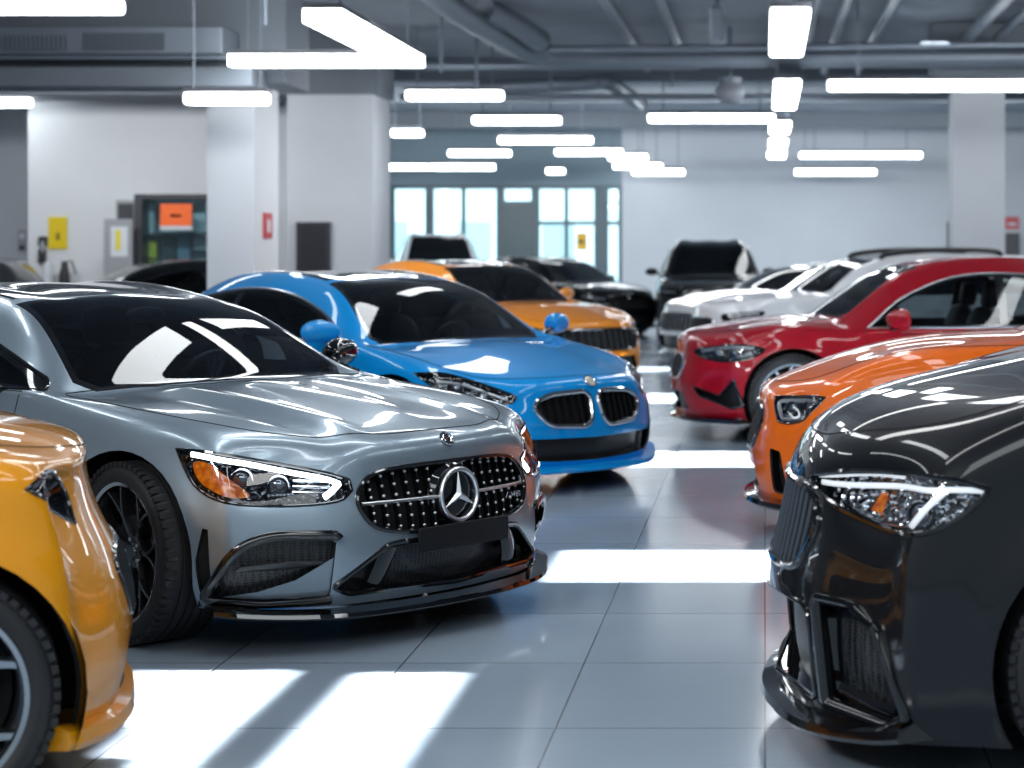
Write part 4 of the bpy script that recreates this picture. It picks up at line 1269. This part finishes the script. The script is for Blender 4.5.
# ------------------------------------------------------------------ the showroom
def floor_mat():
    m = bpy.data.materials.new('floor_tiles'); m.use_nodes = True; nt = m.node_tree; b = nt.nodes['Principled BSDF']
    tc = nt.nodes.new('ShaderNodeTexCoord'); sx = nt.nodes.new('ShaderNodeSeparateXYZ'); nt.links.new(tc.outputs['Object'], sx.inputs[0])
    def math_(op, a, v=None, c=None):
        n = nt.nodes.new('ShaderNodeMath'); n.operation = op
        for i, q in enumerate((a, v, c)):
            if q is None: continue
            if isinstance(q, (int, float)): n.inputs[i].default_value = q
            else: nt.links.new(q, n.inputs[i])
        return n.outputs[0]
    def joint(ax, size, off, w):
        q = math_('ADD', sx.outputs[ax], off); q = math_('DIVIDE', q, size); f = math_('FRACT', q)
        g = math_('SUBTRACT', f, .5); g = math_('ABSOLUTE', g); g = math_('SUBTRACT', .5, g); g = math_('MULTIPLY', g, size)
        return math_('LESS_THAN', g, w), math_('FLOOR', q)
    jx, ix = joint('X', .66, 20 * .66, .0035); jy, iy = joint('Y', 1.0, 9.7, .0045)
    j = math_('MAXIMUM', jx, jy)
    cb = nt.nodes.new('ShaderNodeCombineXYZ'); nt.links.new(ix, cb.inputs[0]); nt.links.new(iy, cb.inputs[1])
    wn = nt.nodes.new('ShaderNodeTexWhiteNoise'); wn.noise_dimensions = '2D'; nt.links.new(cb.outputs[0], wn.inputs['Vector'])
    n = nt.nodes.new('ShaderNodeTexNoise'); n.inputs['Scale'].default_value = .8; n.inputs['Detail'].default_value = 5; nt.links.new(tc.outputs['Object'], n.inputs['Vector'])
    s = math_('ADD', math_('MULTIPLY', wn.outputs['Value'], .35), math_('MULTIPLY', n.outputs['Fac'], .65))
    r = nt.nodes.new('ShaderNodeValToRGB'); r.color_ramp.elements[0].color = (.28, .36, .45, 1); r.color_ramp.elements[1].color = (.36, .45, .55, 1)
    r.color_ramp.elements[0].position = .25; r.color_ramp.elements[1].position = .75
    nt.links.new(s, r.inputs[0])
    mx = nt.nodes.new('ShaderNodeMix'); mx.data_type = 'RGBA'; nt.links.new(j, mx.inputs[0]); nt.links.new(r.outputs[0], mx.inputs[6]); mx.inputs[7].default_value = (.13, .15, .18, 1)
    nt.links.new(mx.outputs[2], b.inputs['Base Color'])
    rr = nt.nodes.new('ShaderNodeMapRange'); rr.inputs['To Min'].default_value = .10; rr.inputs['To Max'].default_value = .22; nt.links.new(n.outputs['Fac'], rr.inputs['Value'])
    nt.links.new(rr.outputs[0], b.inputs['Roughness'])
    b.inputs['Specular IOR Level'].default_value = .5
    bp = nt.nodes.new('ShaderNodeBump'); bp.inputs['Strength'].default_value = .25; bp.inputs['Distance'].default_value = .002; bp.invert = True
    nt.links.new(j, bp.inputs['Height']); nt.links.new(bp.outputs[0], b.inputs['Normal'])
    return m

def wall_mat(name, c, var=.06, rough=.75):
    m = mat(name, c, rough); nt = m.node_tree; b = nt.nodes['Principled BSDF']
    n = nt.nodes.new('ShaderNodeTexNoise'); n.inputs['Scale'].default_value = 1.2; n.inputs['Detail'].default_value = 4
    tc = nt.nodes.new('ShaderNodeTexCoord'); nt.links.new(tc.outputs['Object'], n.inputs['Vector'])
    r = nt.nodes.new('ShaderNodeValToRGB')
    r.color_ramp.elements[0].color = (*[v * (1 - var) for v in c], 1); r.color_ramp.elements[1].color = (*[min(1, v * (1 + var)) for v in c], 1)
    nt.links.new(n.outputs['Fac'], r.inputs[0]); nt.links.new(r.outputs[0], b.inputs['Base Color'])
    return m

def struct(name, mb, parent=None):
    o = mb.build(name, parent)
    if parent is None: o['kind'] = 'structure'
    return o

def slab(mb, x0, x1, y0, y1, z0, z1, m, bev=0):
    return mb.box(((x0 + x1) / 2, (y0 + y1) / 2, (z0 + z1) / 2), (abs(x1 - x0), abs(y1 - y0), abs(z1 - z0)), m, bev=bev)

CEIL = 4.65
def room():
    wall_mat('wall_paint', (.52, .56, .61)); wall_mat('wall_white', (.72, .76, .80)); wall_mat('pillar_paint', (.64, .68, .73)); wall_mat('ceiling_paint', (.26, .30, .345), .2, .8)
    wall_mat('beam_paint', (.17, .20, .235), .1); wall_mat('bulkhead_paint', (.22, .30, .35), .08)
    mat('duct_metal', (.24, .28, .33), .45, .5); mat('pipe_metal', (.22, .26, .31), .4, .5); mat('duct_dark', (.08, .10, .12), .6)
    mat('frame_teal', (.06, .11, .14), .4); mat('door_teal', (.035, .075, .095), .35)
    glass_mat('pane_glass', (.80, .93, .95))
    mat('lamp_glow', (1, 1, 1), .4, emit=(.93, .97, 1), estr=9.); mat('lamp_housing', (.12, .13, .15), .5)
    fl = MB(); fl.add([(-18, -8, 0), (16, -8, 0), (16, 75, 0), (-18, 75, 0)], [(0, 1, 2, 3)], floor_mat()); struct('floor', fl)
    c = MB(); slab(c, -18, 16, 1, 50.3, CEIL, CEIL + .3, 'ceiling_paint'); struct('ceiling', c)
    # back wall with the window opening on its left
    wx = (622 - 765) / FPX * 50
    w = MB(); slab(w, wx, 16, 50, 50.3, 0, CEIL, 'wall_paint'); struct('wall_back', w)
    z1 = CH + (252 - 185) / FPX * 50
    w = MB(); slab(w, -18, wx, 50, 50.3, z1, CEIL, 'bulkhead_paint'); struct('wall_bulkhead', w)
    w = MB(); slab(w, 15.8, 16, 1, 50, 0, CEIL, 'wall_paint'); struct('wall_right', w)
    # left partition: a pale wall and a darker one set back beside it
    xa = (28 - 765) / FPX * 30; xb = (335 - 765) / FPX * 30
    w = MB(); slab(w, xa, xb, 30, 30.25, 0, CEIL, 'wall_white'); struct('wall_left', w)
    w = MB(); slab(w, -18, xa, 32, 32.25, 0, CEIL, 'wall_paint'); struct('wall_rear_left', w)
    w = MB(); slab(w, -18, -17.8, 1, 32, 0, CEIL, 'wall_paint'); struct('wall_outer_left', w)
    # windows: five bays, the third holds the dark door
    X = lambda px: (px - 765) / FPX * 50
    def window(n, x0, x1, za, zb, mull=(), rails=()):
        f = MB(); t = .10
        slab(f, x0, x0 + t, 50.02, 50.2, za, zb, 'frame_teal'); slab(f, x1 - t, x1, 50.02, 50.2, za, zb, 'frame_teal')
        slab(f, x0 + t, x1 - t, 50.02, 50.2, zb - t, zb, 'frame_teal'); slab(f, x0 + t, x1 - t, 50.02, 50.2, za, za + t, 'frame_teal')
        for m in mull: slab(f, m - .05, m + .05, 50.04, 50.18, za + t, zb - t, 'frame_teal')
        for r in rails: slab(f, x0 + t, x1 - t, 50.05, 50.17, r - .05, r + .05, 'frame_teal')
        o = struct('window_%d' % n, f)
        g = MB(); slab(g, x0 + t, x1 - t, 50.10, 50.11, za + t, zb - t, 'pane_glass'); g.build('pane', o)
    Z = lambda py: CH - (py - 252) / FPX * 50
    window(1, X(330), X(390), 0, z1); window(2, X(390), X(429), 0, z1); window(3, X(429), X(500), 0, z1, (X(463),), ())
    window(4, X(500), X(535), Z(205), z1); window(5, X(535), X(598), 0, z1, (X(566),), (Z(223),)); window(6, X(604), X(622), 0, z1, (), (Z(223),))
    d = MB(); slab(d, X(500), X(535), 50.0, 50.2, 0, Z(205), 'door_teal'); o = struct('door_1', d)
    d = MB(); slab(d, X(530), X(532), 49.9, 50.0, .9, 1.3, 'satin_metal'); d.build('door_handle', o)
    d = MB(); slab(d, X(598), X(604), 49.95, 50.25, 0, z1, 'frame_teal'); struct('trim_1', d)
    s = MB(); q = (X(577), X(587)); slab(s, q[0], q[1], 49.93, 49.99, Z(250), Z(233), mat('sign_amber', (.75, .42, .01), .5)); slab(s, q[0] + .04, q[1] - .08, 49.92, 49.94, Z(243), Z(240), 'lamp_dark')
    tag(s.build('notice_sign'), 'small amber notice on the bright window right of the dark door', 'sign')
    # pillars
    def pillar(n, x0, x1, y0, y1):
        p = MB(); slab(p, x0, x1, y0, y1, 0, CEIL, 'pillar_paint'); struct('pillar_%d' % n, p)
    pillar(1, (207 - 765) / FPX * 24, (254 - 765) / FPX * 24, 24, 25.2)
    pillar(2, (287 - 765) / FPX * 28.7, (373 - 765) / FPX * 28.7, 28.7, 29.99)
    pillar(3, (953 - 765) / FPX * 27.6, (1005 - 765) / FPX * 27.6, 27.6, 28.2)
    for n, (y, h, z, xa_, xb_) in enumerate(((32.6, .3, 4.3, -17.8, 15.8), (38, .35, 4.35, -17.8, 15.8), (45, .3, 4.3, -17.8, 15.8), (23.98, 1.24, 3.52, -17.8, (286 - 765) / FPX * 24), (28.69, 1.28, 3.76, -17.8, (378 - 765) / FPX * 28.7), (27.59, .62, 3.72, 2.3, 15.8)), 1):
        q = MB(); slab(q, xa_, xb_, y, y + h, z, CEIL - .002, 'beam_paint')
        o = struct('beam_%d' % n, q)

def fittings():
    Yw = 29.9
    def a(px, py, Y=Yw): return at(px, py, Y)
    mat('poster_yellow', (.80, .60, .01), .5); mat('sign_orange', (.95, .16, .03), .5); mat('paper', (.62, .66, .72), .6); mat('paper_grey', (.32, .35, .40), .6)
    mat('cab_frame', (.05, .055, .065), .4); mat('cab_side', (.30, .32, .35), .5); mat('cab_back', (.42, .47, .54), .6); mat('fire_red', (.45, .02, .03), .4)
    mat('item_yellow', (.70, .62, .05), .5); mat('item_blue', (.18, .26, .36), .5); mat('item_dark', (.04, .045, .055), .5); mat('ink', (.03, .03, .035), .6)
    def board(name, px0, px1, py0, py1, Y, m, label, cat, ink=(), th=.03):
        A, B = a(px0, py1, Y), a(px1, py0, Y); s = MB(); slab(s, A.x, B.x, Y - th, Y, A.z, B.z, m)
        o = tag(s.build(name), label, cat)
        for k, (u0, u1, v0, v1, im) in enumerate(ink):
            q = MB(); W, H = B.x - A.x, B.z - A.z
            slab(q, A.x + W * u0, A.x + W * u1, Y - th - .006, Y - th, A.z + H * v0, A.z + H * v1, im); q.build('printed_mark', o)
        return o
    board('poster', 49, 67.5, 217, 249, 30, 'poster_yellow', 'yellow poster with a small dark print on the pale left wall', 'poster', [(.42, .62, .28, .50, mat('ink_olive', (.25, .2, .01), .6))])
    board('notice_board', 18.5, 27, 230, 252, 32, 'paper_grey', 'small grey notice on the wall at the far left edge', 'sign', [(.2, .8, .6, .85, 'paper'), (.2, .8, .1, .3, 'ink')])
    # wall telephone, dispenser, bottle
    p = MB(); A = a(41.5, 241); p.box((A.x, 29.95, A.z), (.12, .1, .14), 'ink', bev=.02); B = a(41, 256); p.box((B.x, 29.94, B.z), (.10, .12, .20), 'ink', bev=.02)
    p.tube([(A.x, 29.93, A.z), (A.x + .03, 29.88, (A.z + B.z) / 2), (B.x, 29.93, B.z)], .03, 'paper_grey', 6)
    tag(p.build('wall_telephone'), 'black wall telephone left of the yellow poster', 'telephone')
    p = MB(); A = a(47.5, 275, 29.7); p.lathe([(0, .2), (.05, .19), (.07, .15), (.075, -.2), (.075, -A.z), (0, -A.z)], 'paper', 20, 'Z', (A.x, 29.7, A.z)); o = p.build('water_dispenser')
    tag(o, 'pale round dispenser standing below the wall telephone', 'dispenser')
    p = MB(); A = a(64.5, 272, 29.7); p.lathe([(0, .16), (.045, .16), (.05, .06), (.07, 0), (.08, -.15), (.08, -A.z), (0, -A.z)], 'ink', 20, 'Z', (A.x, 29.7, A.z))
    p.tube([(A.x, 29.7, A.z + .14), (A.x + .1, 29.7, A.z + .17), (A.x + .17, 29.7, A.z - .02)], .015, 'ink', 6)
    tag(p.build('floor_ashtray'), 'dark slim upright stand below the yellow poster', 'stand')
    # display cabinet
    A, B = a(134, 300, 29.2), a(230, 199, 29.2)
    r = empty('display_cabinet', ((A.x + B.x) / 2, 29.5, 0)); tag(r, 'dark framed glass display cabinet with papers inside against the left wall', 'cabinet')
    def part(name, build):
        q = MB(); build(q); o = q.build(name); o.parent = r; o.matrix_parent_inverse = Matrix.Translation(-r.location); return o
    x0, x1, zt = A.x, B.x, B.z
    part('frame', lambda q: (slab(q, x0, x0 + .12, 29.2, 29.9, 0, zt, 'cab_frame'), slab(q, x1 - .1, x1, 29.2, 29.9, 0, zt, 'cab_frame'), slab(q, x0, x1, 29.2, 29.9, zt, zt + .07, 'cab_frame'), slab(q, x0, x1, 29.2, 29.9, 0, .3, 'cab_frame')))
    part('back_panel', lambda q: slab(q, x0 + .12, x1 - .1, 29.82, 29.88, .3, zt, 'cab_back'))
    for zz in (.8, 1.25, 1.75): part('shelf', lambda q: slab(q, x0 + .12, x1 - .1, 29.3, 29.82, zz, zz + .03, 'cab_frame'))
    part('glass_door', lambda q: slab(q, x0 + .12, x1 - .1, 29.22, 29.235, .3, zt, 'pane_glass'))
    q = MB(); C0, C1 = a(115, 300, 29.2), a(134, 200, 29.2); slab(q, C0.x, C1.x, 29.25, 29.9, 0, C1.z, 'cab_side'); o = tag(q.build('side_locker'), 'narrow grey brown locker touching the left side of the display cabinet', 'locker')
    q = MB(); slab(q, C0.x + .03, C1.x - .03, 29.235, 29.25, .1, C1.z - .05, 'cab_frame'); q.build('locker_door', o)
    board('poster_stand', 105, 133, 219, 329, 29.0, 'cab_side', 'grey stand with a blue white sheet in front of the narrow locker', 'display stand', [(.25, .85, .66, .93, 'paper')], .05); o = bpy.data.objects['poster_stand']; A, B = a(117, 250, 29), a(122, 230, 29)
    q = MB(); slab(q, A.x, B.x, 28.935, 28.943, A.z, B.z, 'item_yellow'); q.build('printed_mark', o)
    board('sign', 161, 192.5, 204, 230, 29.18, 'paper', 'orange sign with pale lower edge hung on the display cabinet glass', 'sign', [(0, 1, .16, 1., 'sign_orange'), (.32, .66, .50, .60, 'ink')])
    k = 0
    for px0, px1, py0, py1, m, lab, cat in ((144, 158, 240, 258, 'item_yellow', 'yellow box on the cabinet shelf, upper of two', 'box'), (147, 157, 260, 270, 'item_yellow', 'yellow box low in the cabinet, under another yellow box', 'box'),
            (144, 155, 204, 236, 'paper', 'pale sheet standing left of the orange sign in the cabinet', 'sheet'), (164, 176, 234, 262, 'item_dark', 'dark folder under the orange sign in the cabinet', 'folder'), (178, 190, 232, 262, 'item_blue', 'blue grey folder under the orange sign in the cabinet', 'folder'), (194, 206, 206, 250, 'paper', 'pale sheet right of the orange sign in the cabinet', 'sheet')):
        A, B = a(px0, py1, 29.6), a(px1, py0, 29.6); s = MB(); slab(s, A.x, B.x, 29.5 + .02 * k, 29.62 + .02 * k, A.z, B.z, m); k += 1
        tag(s.build({'box': 'box', 'sheet': 'paper_sheet', 'folder': 'folder'}[cat]), lab, cat)
    # pillar fittings
    X1 = (254 - 765) / FPX * 24
    s = MB(); slab(s, X1, X1 + .03, 24.42, 24.78, 1.67, 1.98, 'fire_red'); o = tag(s.build('alarm_sign'), 'dark red fire sign on the bright side of the first white pillar', 'sign')
    s = MB(); slab(s, X1 + .03, X1 + .036, 24.52, 24.66, 1.74, 1.90, 'paper'); s.build('printed_mark', o)
    A, B = a(297, 272, 28.68), a(331, 222, 28.68); s = MB(); slab(s, A.x, B.x, 28.62, 28.70, A.z, B.z, 'cab_frame'); o = tag(s.build('framed_notice'), 'dark framed panel on the wide white pillar', 'panel')
    s = MB(); slab(s, A.x + .05, B.x - .05, 28.61, 28.62, A.z + .05, B.z - .05, mat('panel_face', (.035, .035, .045), .3)); s.build('panel_face', o)
    board('wall_sign', 1005, 1019, 217, 229, 50, 'fire_red', 'red sign on the back wall right of the right pillar', 'sign', [(.2, .8, .3, .5, 'paper')])
    board('wall_cabinet', 1005, 1019, 233, 256, 50, 'item_dark', 'dark box under the red sign on the back wall', 'box', th=.15)
    board('wall_cabinet', 947, 951, 222, 256, 50, 'item_dark', 'dark upright box on the back wall left of the right pillar', 'box', th=.15)

LAMPS = [  # pixel x from, to, y, height above the eye, label
    (-60, 118, 5, 2.2, 'long white hanging light bar across the top left corner'),
    (-60, 122, 64, 2.3, 'long white hanging light bar under the grey duct at the left edge'),
    (-60, 28, 102, 2.2, 'white light bar end at the left edge, lowest of three'),
    (183, 266, 98, 1.75, 'short white light bar crossing in front of the first white pillar'),
    (262, 297, 130, 2.3, 'light bar end poking out right of the first white pillar, upper of two'),
    (262, 296, 158, 2.3, 'light bar end poking out right of the first white pillar, lower of two'),
    (405, 502, 95, 2.2, 'white light bar right of and below the angled corner light'),
    (472, 560, 120, 2.2, 'white light bar hanging right of and below the bar beside the corner light'),
    (391, 422, 133, 2.3, 'short light bar just right of the wide white pillar top'),
    (498, 592, 140, 2.2, 'longest light bar above the windows'),
    (448, 510, 153, 2.2, 'shorter light bar hanging directly above the low bar over the second window'),
    (555, 622, 152, 2.2, 'light bar right of centre, upper left of the stepped group of four'),
    (608, 647, 157, 2.15, 'light bar second from the left in the stepped group of four'),
    (613, 662, 166, 2.1, 'light bar third in the stepped group of four'),
    (632, 684, 172, 1.9, 'lowest light bar of the stepped group of four above the right window'),
    (388, 428, 167, 2.05, 'low light bar over the leftmost bright window'),
    (430, 494, 167, 1.95, 'low light bar over the second bright window'),
    (546, 564, 171, 1.95, 'tiny round looking light over the window right of the dark door'),
    (648, 775, 118, 2.2, 'long light bar whose right end meets the column of square lights'),
    (828, 1080, 85, 2.1, 'longest light bar at upper right, crossing the right pillar'),
    (800, 922, 155, 2.2, 'light bar on the right before the back wall, upper of two'),
    (795, 876, 172, 1.9, 'light bar on the right before the back wall, lower of two'),
]
def hanging(o, pts, zt):
    for x, y, z in pts:
        t = MB(); t.tube([(x, y, z), (x, y, zt)], .012, 'pipe_metal', 6); t.build('hanging_rod', o)

def lamp_bar(x0, x1, y0, y1, z, label, group=None, hgt=.13):
    h = MB(); slab(h, x0 - .01, x1 + .01, y0 - .01, y1 + .01, z + hgt, z + hgt + .05, 'lamp_housing')
    o = tag(h.build('ceiling_light'), label, 'light', group)
    g = MB(); slab(g, x0, x1, y0, y1, z, z + hgt, 'lamp_glow', bev=.03); g.build('diffuser', o)
    xm, ym = (x0 + x1) / 2, (y0 + y1) / 2
    hanging(o, [(x0 + (x1 - x0) * .12, y0 + (y1 - y0) * .12, z + hgt + .05), (x0 + (x1 - x0) * .88, y0 + (y1 - y0) * .88, z + hgt + .05)], CEIL)
    return o

def lamps():
    for x0, x1, py, h, lab in LAMPS:
        Y = FPX * h / (252 - py)
        if Y > 49: Y = 48.6; h = (252 - py) * Y / FPX
        lamp_bar((x0 - 765) / FPX * Y, (x1 - 765) / FPX * Y, Y, Y + .22, CH + h - .065, lab)
    # the L shaped one
    Y = 22.9; z = CH + 2.2 - .065
    xa, xb = (228 - 765) / FPX * Y, (421 - 765) / FPX * Y
    h = MB(); slab(h, xa, xb, Y, Y + .24, z + .13, z + .18, 'lamp_housing'); slab(h, xb - .36, xb, 18.6, Y, z + .13, z + .18, 'lamp_housing')
    o = tag(h.build('ceiling_light'), 'angled white corner light with two arms, largest lamp at upper left', 'light')
    g = MB(); 
    vs = [(xa, Y, 0), (xb - .36, Y, 0), (xb - .36, 18.6, 0), (xb, 18.6, 0), (xb, Y + .24, 0), (xa, Y + .24, 0)]
    g.add([(x, y, z) for x, y, _ in vs] + [(x, y, z + .129) for x, y, _ in vs], [(0, 1, 4, 5), (1, 2, 3, 4), (6, 11, 10, 7), (7, 10, 9, 8)] + [(i, (i + 1) % 6, 6 + (i + 1) % 6, 6 + i) for i in range(6)], 'lamp_glow'); g.build('diffuser', o)
    hanging(o, [(xa + .2, Y + .1, z + .18), (xb - .1, 19, z + .18), (xb - .1, Y - .3, z + .18)], CEIL)
    names = ['nearest and largest', 'second nearest', 'third', 'fourth', 'farthest and lowest']
    for k, (y0, y1) in enumerate(((18.7, 22.6), (26.5, 31.0), (34.9, 37.4), (40.4, 42.6), (45.2, 47.2))):
        w = (.38, .36, .38, .38, .42)[k]; xc = (.24, .30, .27, .27, .27)[k]
        lamp_bar(xc - w / 2, xc + w / 2, y0, y1, CH + 2.2, 'square ended ceiling light in the column above the aisle, %s of five' % names[k], hgt=.09)

def services():
    def pipe(name, pts, r, m, lab, cat='pipe', n=12, smooth=True):
        P = [tuple(q) for q in smooth_poly([tuple(v) for v in pts], 6, False)] if smooth else pts
        t = MB(); t.tube(P, r, m, n); return tag(t.build(name), lab, cat)
    # round duct that comes forward, bends and runs across
    A = [at(418, -20, 22), at(455, 10, 23.5), at(505, 40, 26.), at(535, 53, 27.2), at(600, 57, 27.4), at(800, 57, 27.4), at(1060, 57, 27.4)]
    pipe('air_duct', A, .15, 'duct_metal', 'grey round duct bending from upper centre and running across to the right', 'duct')
    pipe('air_duct', [at(484, 10, 24.6), at(508, 20, 25.2), at(540, 40, 26.3)], .15, 'duct_metal', 'short grey duct beside the bend of the long round duct', 'duct')
    pipe('air_duct', [at(480, 88, 31.), at(575, 84, 31.), at(606, 82, 31.), at(626, 94, 32.), at(641, 105, 33.)], .12, 'duct_metal', 'grey duct sloping down behind the long light bar in the middle', 'duct')
    pipe('water_pipe', [at(545, 50, 26.5), at(1060, 44, 26.5)], .05, 'pipe_metal', 'thin pipe above the long round duct', smooth=False)
    pipe('water_pipe', [at(400, 97, 30.5), at(1060, 97, 30.5)], .05, 'pipe_metal', 'thin pipe crossing below the long round duct', smooth=False)
    pipe('water_pipe', [at(400, 66, 29.), at(700, 66, 29.)], .06, 'pipe_metal', 'thin pipe crossing behind the angled corner light', smooth=False)
    for X, z, r, lab in ((.95, 4.42, .06, 'pipe running away just right of the column of square lights'), (.62, 4.5, .05, 'pipe running away closest to the column of square lights'), (1.5, 4.45, .07, 'pipe running away midway over the right side'),
                         (2.75, 4.4, .08, 'pipe running away at upper right, left one of a pair'), (3.15, 4.4, .06, 'pipe running away at upper right, right one of a pair'), (-1.25, 4.5, .06, 'pipe running away left of the hanging box lamp'), (-1.9, 4.48, .07, 'pipe running away over the blue car')):
        pipe('water_pipe', [(X, 14, z), (X, 27.3 if X > 2 else 32.4, z)], r, 'pipe_metal', lab, smooth=False)
    # flat ducts at the left
    q = MB(); A, B = at(-60, 54, 23.2), at(222, 26, 23.2); slab(q, A.x, B.x, 23.2, 23.97, A.z, B.z, 'duct_metal', .02); o = tag(q.build('flat_duct'), 'broad flat grey duct with a louvred grating at upper left', 'duct')
    q = MB(); G0, G1 = at(2, 50, 23.18), at(66, 36, 23.18); slab(q, G0.x, G1.x, 23.16, 23.2, G0.z, G1.z, 'duct_dark')
    for i in range(14):
        x = G0.x + (G1.x - G0.x) * (i + .5) / 14; slab(q, x - .012, x + .012, 23.14, 23.16, G0.z, G1.z, 'duct_metal')
    q.build('louvre_grating', o)
    q = MB(); G0, G1 = at(84, 50, 23.18), at(164, 33, 23.18); slab(q, G0.x, G1.x, 23.17, 23.2, G0.z, G1.z, 'duct_dark'); q.build('access_panel', o)
    q = MB(); A, B = at(-60, 86, 23.3), at(252, 60, 23.3); slab(q, A.x, B.x, 23.3, 23.98, A.z, A.z + .22, 'beam_paint'); tag(q.build('cable_tray'), 'dark tray under the flat duct at upper left', 'tray')
    pipe('water_pipe', [at(0, 57.5, 23.1), at(285, 57.5, 23.1)], .025, 'pipe_metal', 'thin pipe under the flat duct at upper left', smooth=False)
    # hanging box lamp and round speaker
    q = MB(); c = at(717, 26, 24); q.box(c, (.18, .5, .42), 'duct_metal', bev=.03); q.tube([c, (c.x, c.y, CEIL)], .03, 'pipe_metal', 6); tag(q.build('sensor_box'), 'grey box hanging from the ceiling left of the square lights', 'box')
    q = MB(); c = at(730, 92, 28); q.ball(c, (.21, .21, .17), 'paper_grey', 20, 12); q.lathe([(0, .12), (.16, .12), (.17, .2), (0, .22)], 'duct_metal', 20, 'Z', c); q.tube([c + Vector((0, 0, .2)), (c.x, c.y, CEIL)], .03, 'pipe_metal', 6); tag(q.build('dome_speaker'), 'pale round dome hanging below the long duct', 'speaker')
    for i, (px, Y, zb) in enumerate(((163, 25.5, 3.9), (265, 22, 4.0), (441, 24.5, 3.7), (476, 26, 3.6), (550, 30, 3.9), (672, 29.3, 3.9))):
        x = (px - 765) / FPX * Y; t = MB(); t.tube([(x, Y, zb), (x, Y, CEIL)], .025, 'pipe_metal', 6)
        tag(t.build('hanger_rod'), 'thin upright hanger rod %s' % ('through the flat duct at upper left', 'above the first pillar', 'left of the bent duct end', 'under the bend of the long round duct', 'before the sloping duct', 'left of the hanging box')[i], 'rod')

def outdoors():
    mat('facade', (.70, .80, .82), .8); mat('facade_dark', (.35, .48, .52), .6)
    f = MB(); slab(f, -34, 6, 72, 74, 0, 6.5, 'facade')
    for x in range(-32, 5, 3): slab(f, x, x + 1.1, 71.9, 72, .6, 2.6, 'facade_dark')
    struct('exterior_building', f)

def lights():
    w = bpy.data.worlds.new('world'); bpy.context.scene.world = w; w.use_nodes = True
    nt = w.node_tree; bg = nt.nodes['Background']
    bg.inputs[0].default_value = (.68, .87, 1., 1); bg.inputs[1].default_value = WORLD
    def area(loc, sx, sy, e, rot=(0, 0, 0), spread=None, col=(1, 1, 1)):
        l = bpy.data.lights.new('area_light', 'AREA'); l.shape = 'RECTANGLE'; l.size = sx; l.size_y = sy; l.energy = e; l.color = col
        if spread: l.spread = R(spread)
        o = bpy.data.objects.new('area_light', l); C.objects.link(o); o.location = loc; o.rotation_euler = rot
    # strip lamps above the near cars
    for x in (-5.2, -2.4, .3, 3.2):
        for y in (3.5, 7.0, 10.5, 14., 17.5):
            if x == -2.4 and y < 5: continue
            area((x + (.25 if int(y) % 2 else 0), y, 4.0), .30, 2.4, STRIP, col=(.92, .97, 1))
    for y in (5.2, 8.8, 12.3):
        area((-1.2, y, 4.05), 2.6, .28, STRIP)
    # low sunlight falling in from the right
    for x0, x1, y0, y1 in SUNS:
        zc = 4.45 - (x1 - x0) / 4
        area(((x0 + x1) / 2 + zc, (y0 + y1) / 2, zc), (x1 - x0) * .7071, y1 - y0, SUN * (x1 - x0) * (y1 - y0), (0, R(45), 0), spread=1.1, col=(1, .98, .95))
    # added fill lamp high behind the camera, brightens the car sides facing it
    area((1, -3, 5.6), 9, 2.2, FRONT * 2.2, (R(52), 0, 0), col=(.9, .96, 1))
    area((-14, 54, 6), 40, 6, 16000, (R(80), 0, 0))  # added lamp beyond the windows, lights the exterior building in place of daylight
    area((-5.2, 1.2, 4.6), 2.5, 1.0, 380, (R(48), 0, R(-32)))  # added lamp at front left, aimed at the yellow car
    area((-2.6, 26.5, 2.9), .5, 4, 45, (0, R(84), 0), spread=100)  # added lamp, brightens the right faces of the white pillars
    # added wash lamps without fixtures, brightening the far walls and ceiling
    for x in (-8, -1, 6):
        area((x, 36, 3.9), 6, .6, WASH, (R(66), 0, 0), spread=110, col=(.95, .98, 1))
    area((-9.5, 25.6, 4.1), 5, .5, WASH * .32, (R(60), 0, 0), spread=120); area((-5, 20, 4.2), 3, .5, WASH * .35, (R(70), 0, 0)); area((5, 22, 4.2), 3, .5, WASH * .35, (R(70), 0, 0))
    for y in (20, 30, 41):
        area((-1.5, y, 2.2), 16, 3, WASH * .07, (R(180), 0, 0), col=(.85, .93, 1))
SUNS = [(-1.44, -1.08, 5., 7.12), (-2.26, -1.69, 6.75, 7.15), (-2.11, -1.69, 6.35, 6.75), (-1.97, -1.69, 5.95, 6.35), (-1.83, -1.69, 5.5, 5.95), (-1.72, -1.69, 5.1, 5.5), (-1.0, 2.4, 9.1, 10.05), (-1.35, 3.2, 13.95, 15.05), (-1.9, 3.0, 19.9, 21.2), (-2.2, 1, 25, 27)]
WORLD, STRIP, SUN, FRONT, WASH = .35, 18., 40., 90., 230.

def view():
    sc = bpy.context.scene
    sc.view_settings.view_transform = 'Standard'; sc.view_settings.look = 'None'; sc.view_settings.exposure = 0.; sc.view_settings.gamma = 1.
    sc.cycles.use_denoising = True; sc.cycles.max_bounces = 10; sc.cycles.transparent_max_bounces = 16; sc.cycles.sample_clamp_indirect = 6.
    sc.cycles.caustics_reflective = False; sc.cycles.caustics_refractive = False
def main(only=None):
    init_mats(); paints(); room(); fittings(); lamps(); services(); outdoors()
    cs = cars()
    for k in (only or cs): cs[k]()
    lights(); camera(); view()
main()
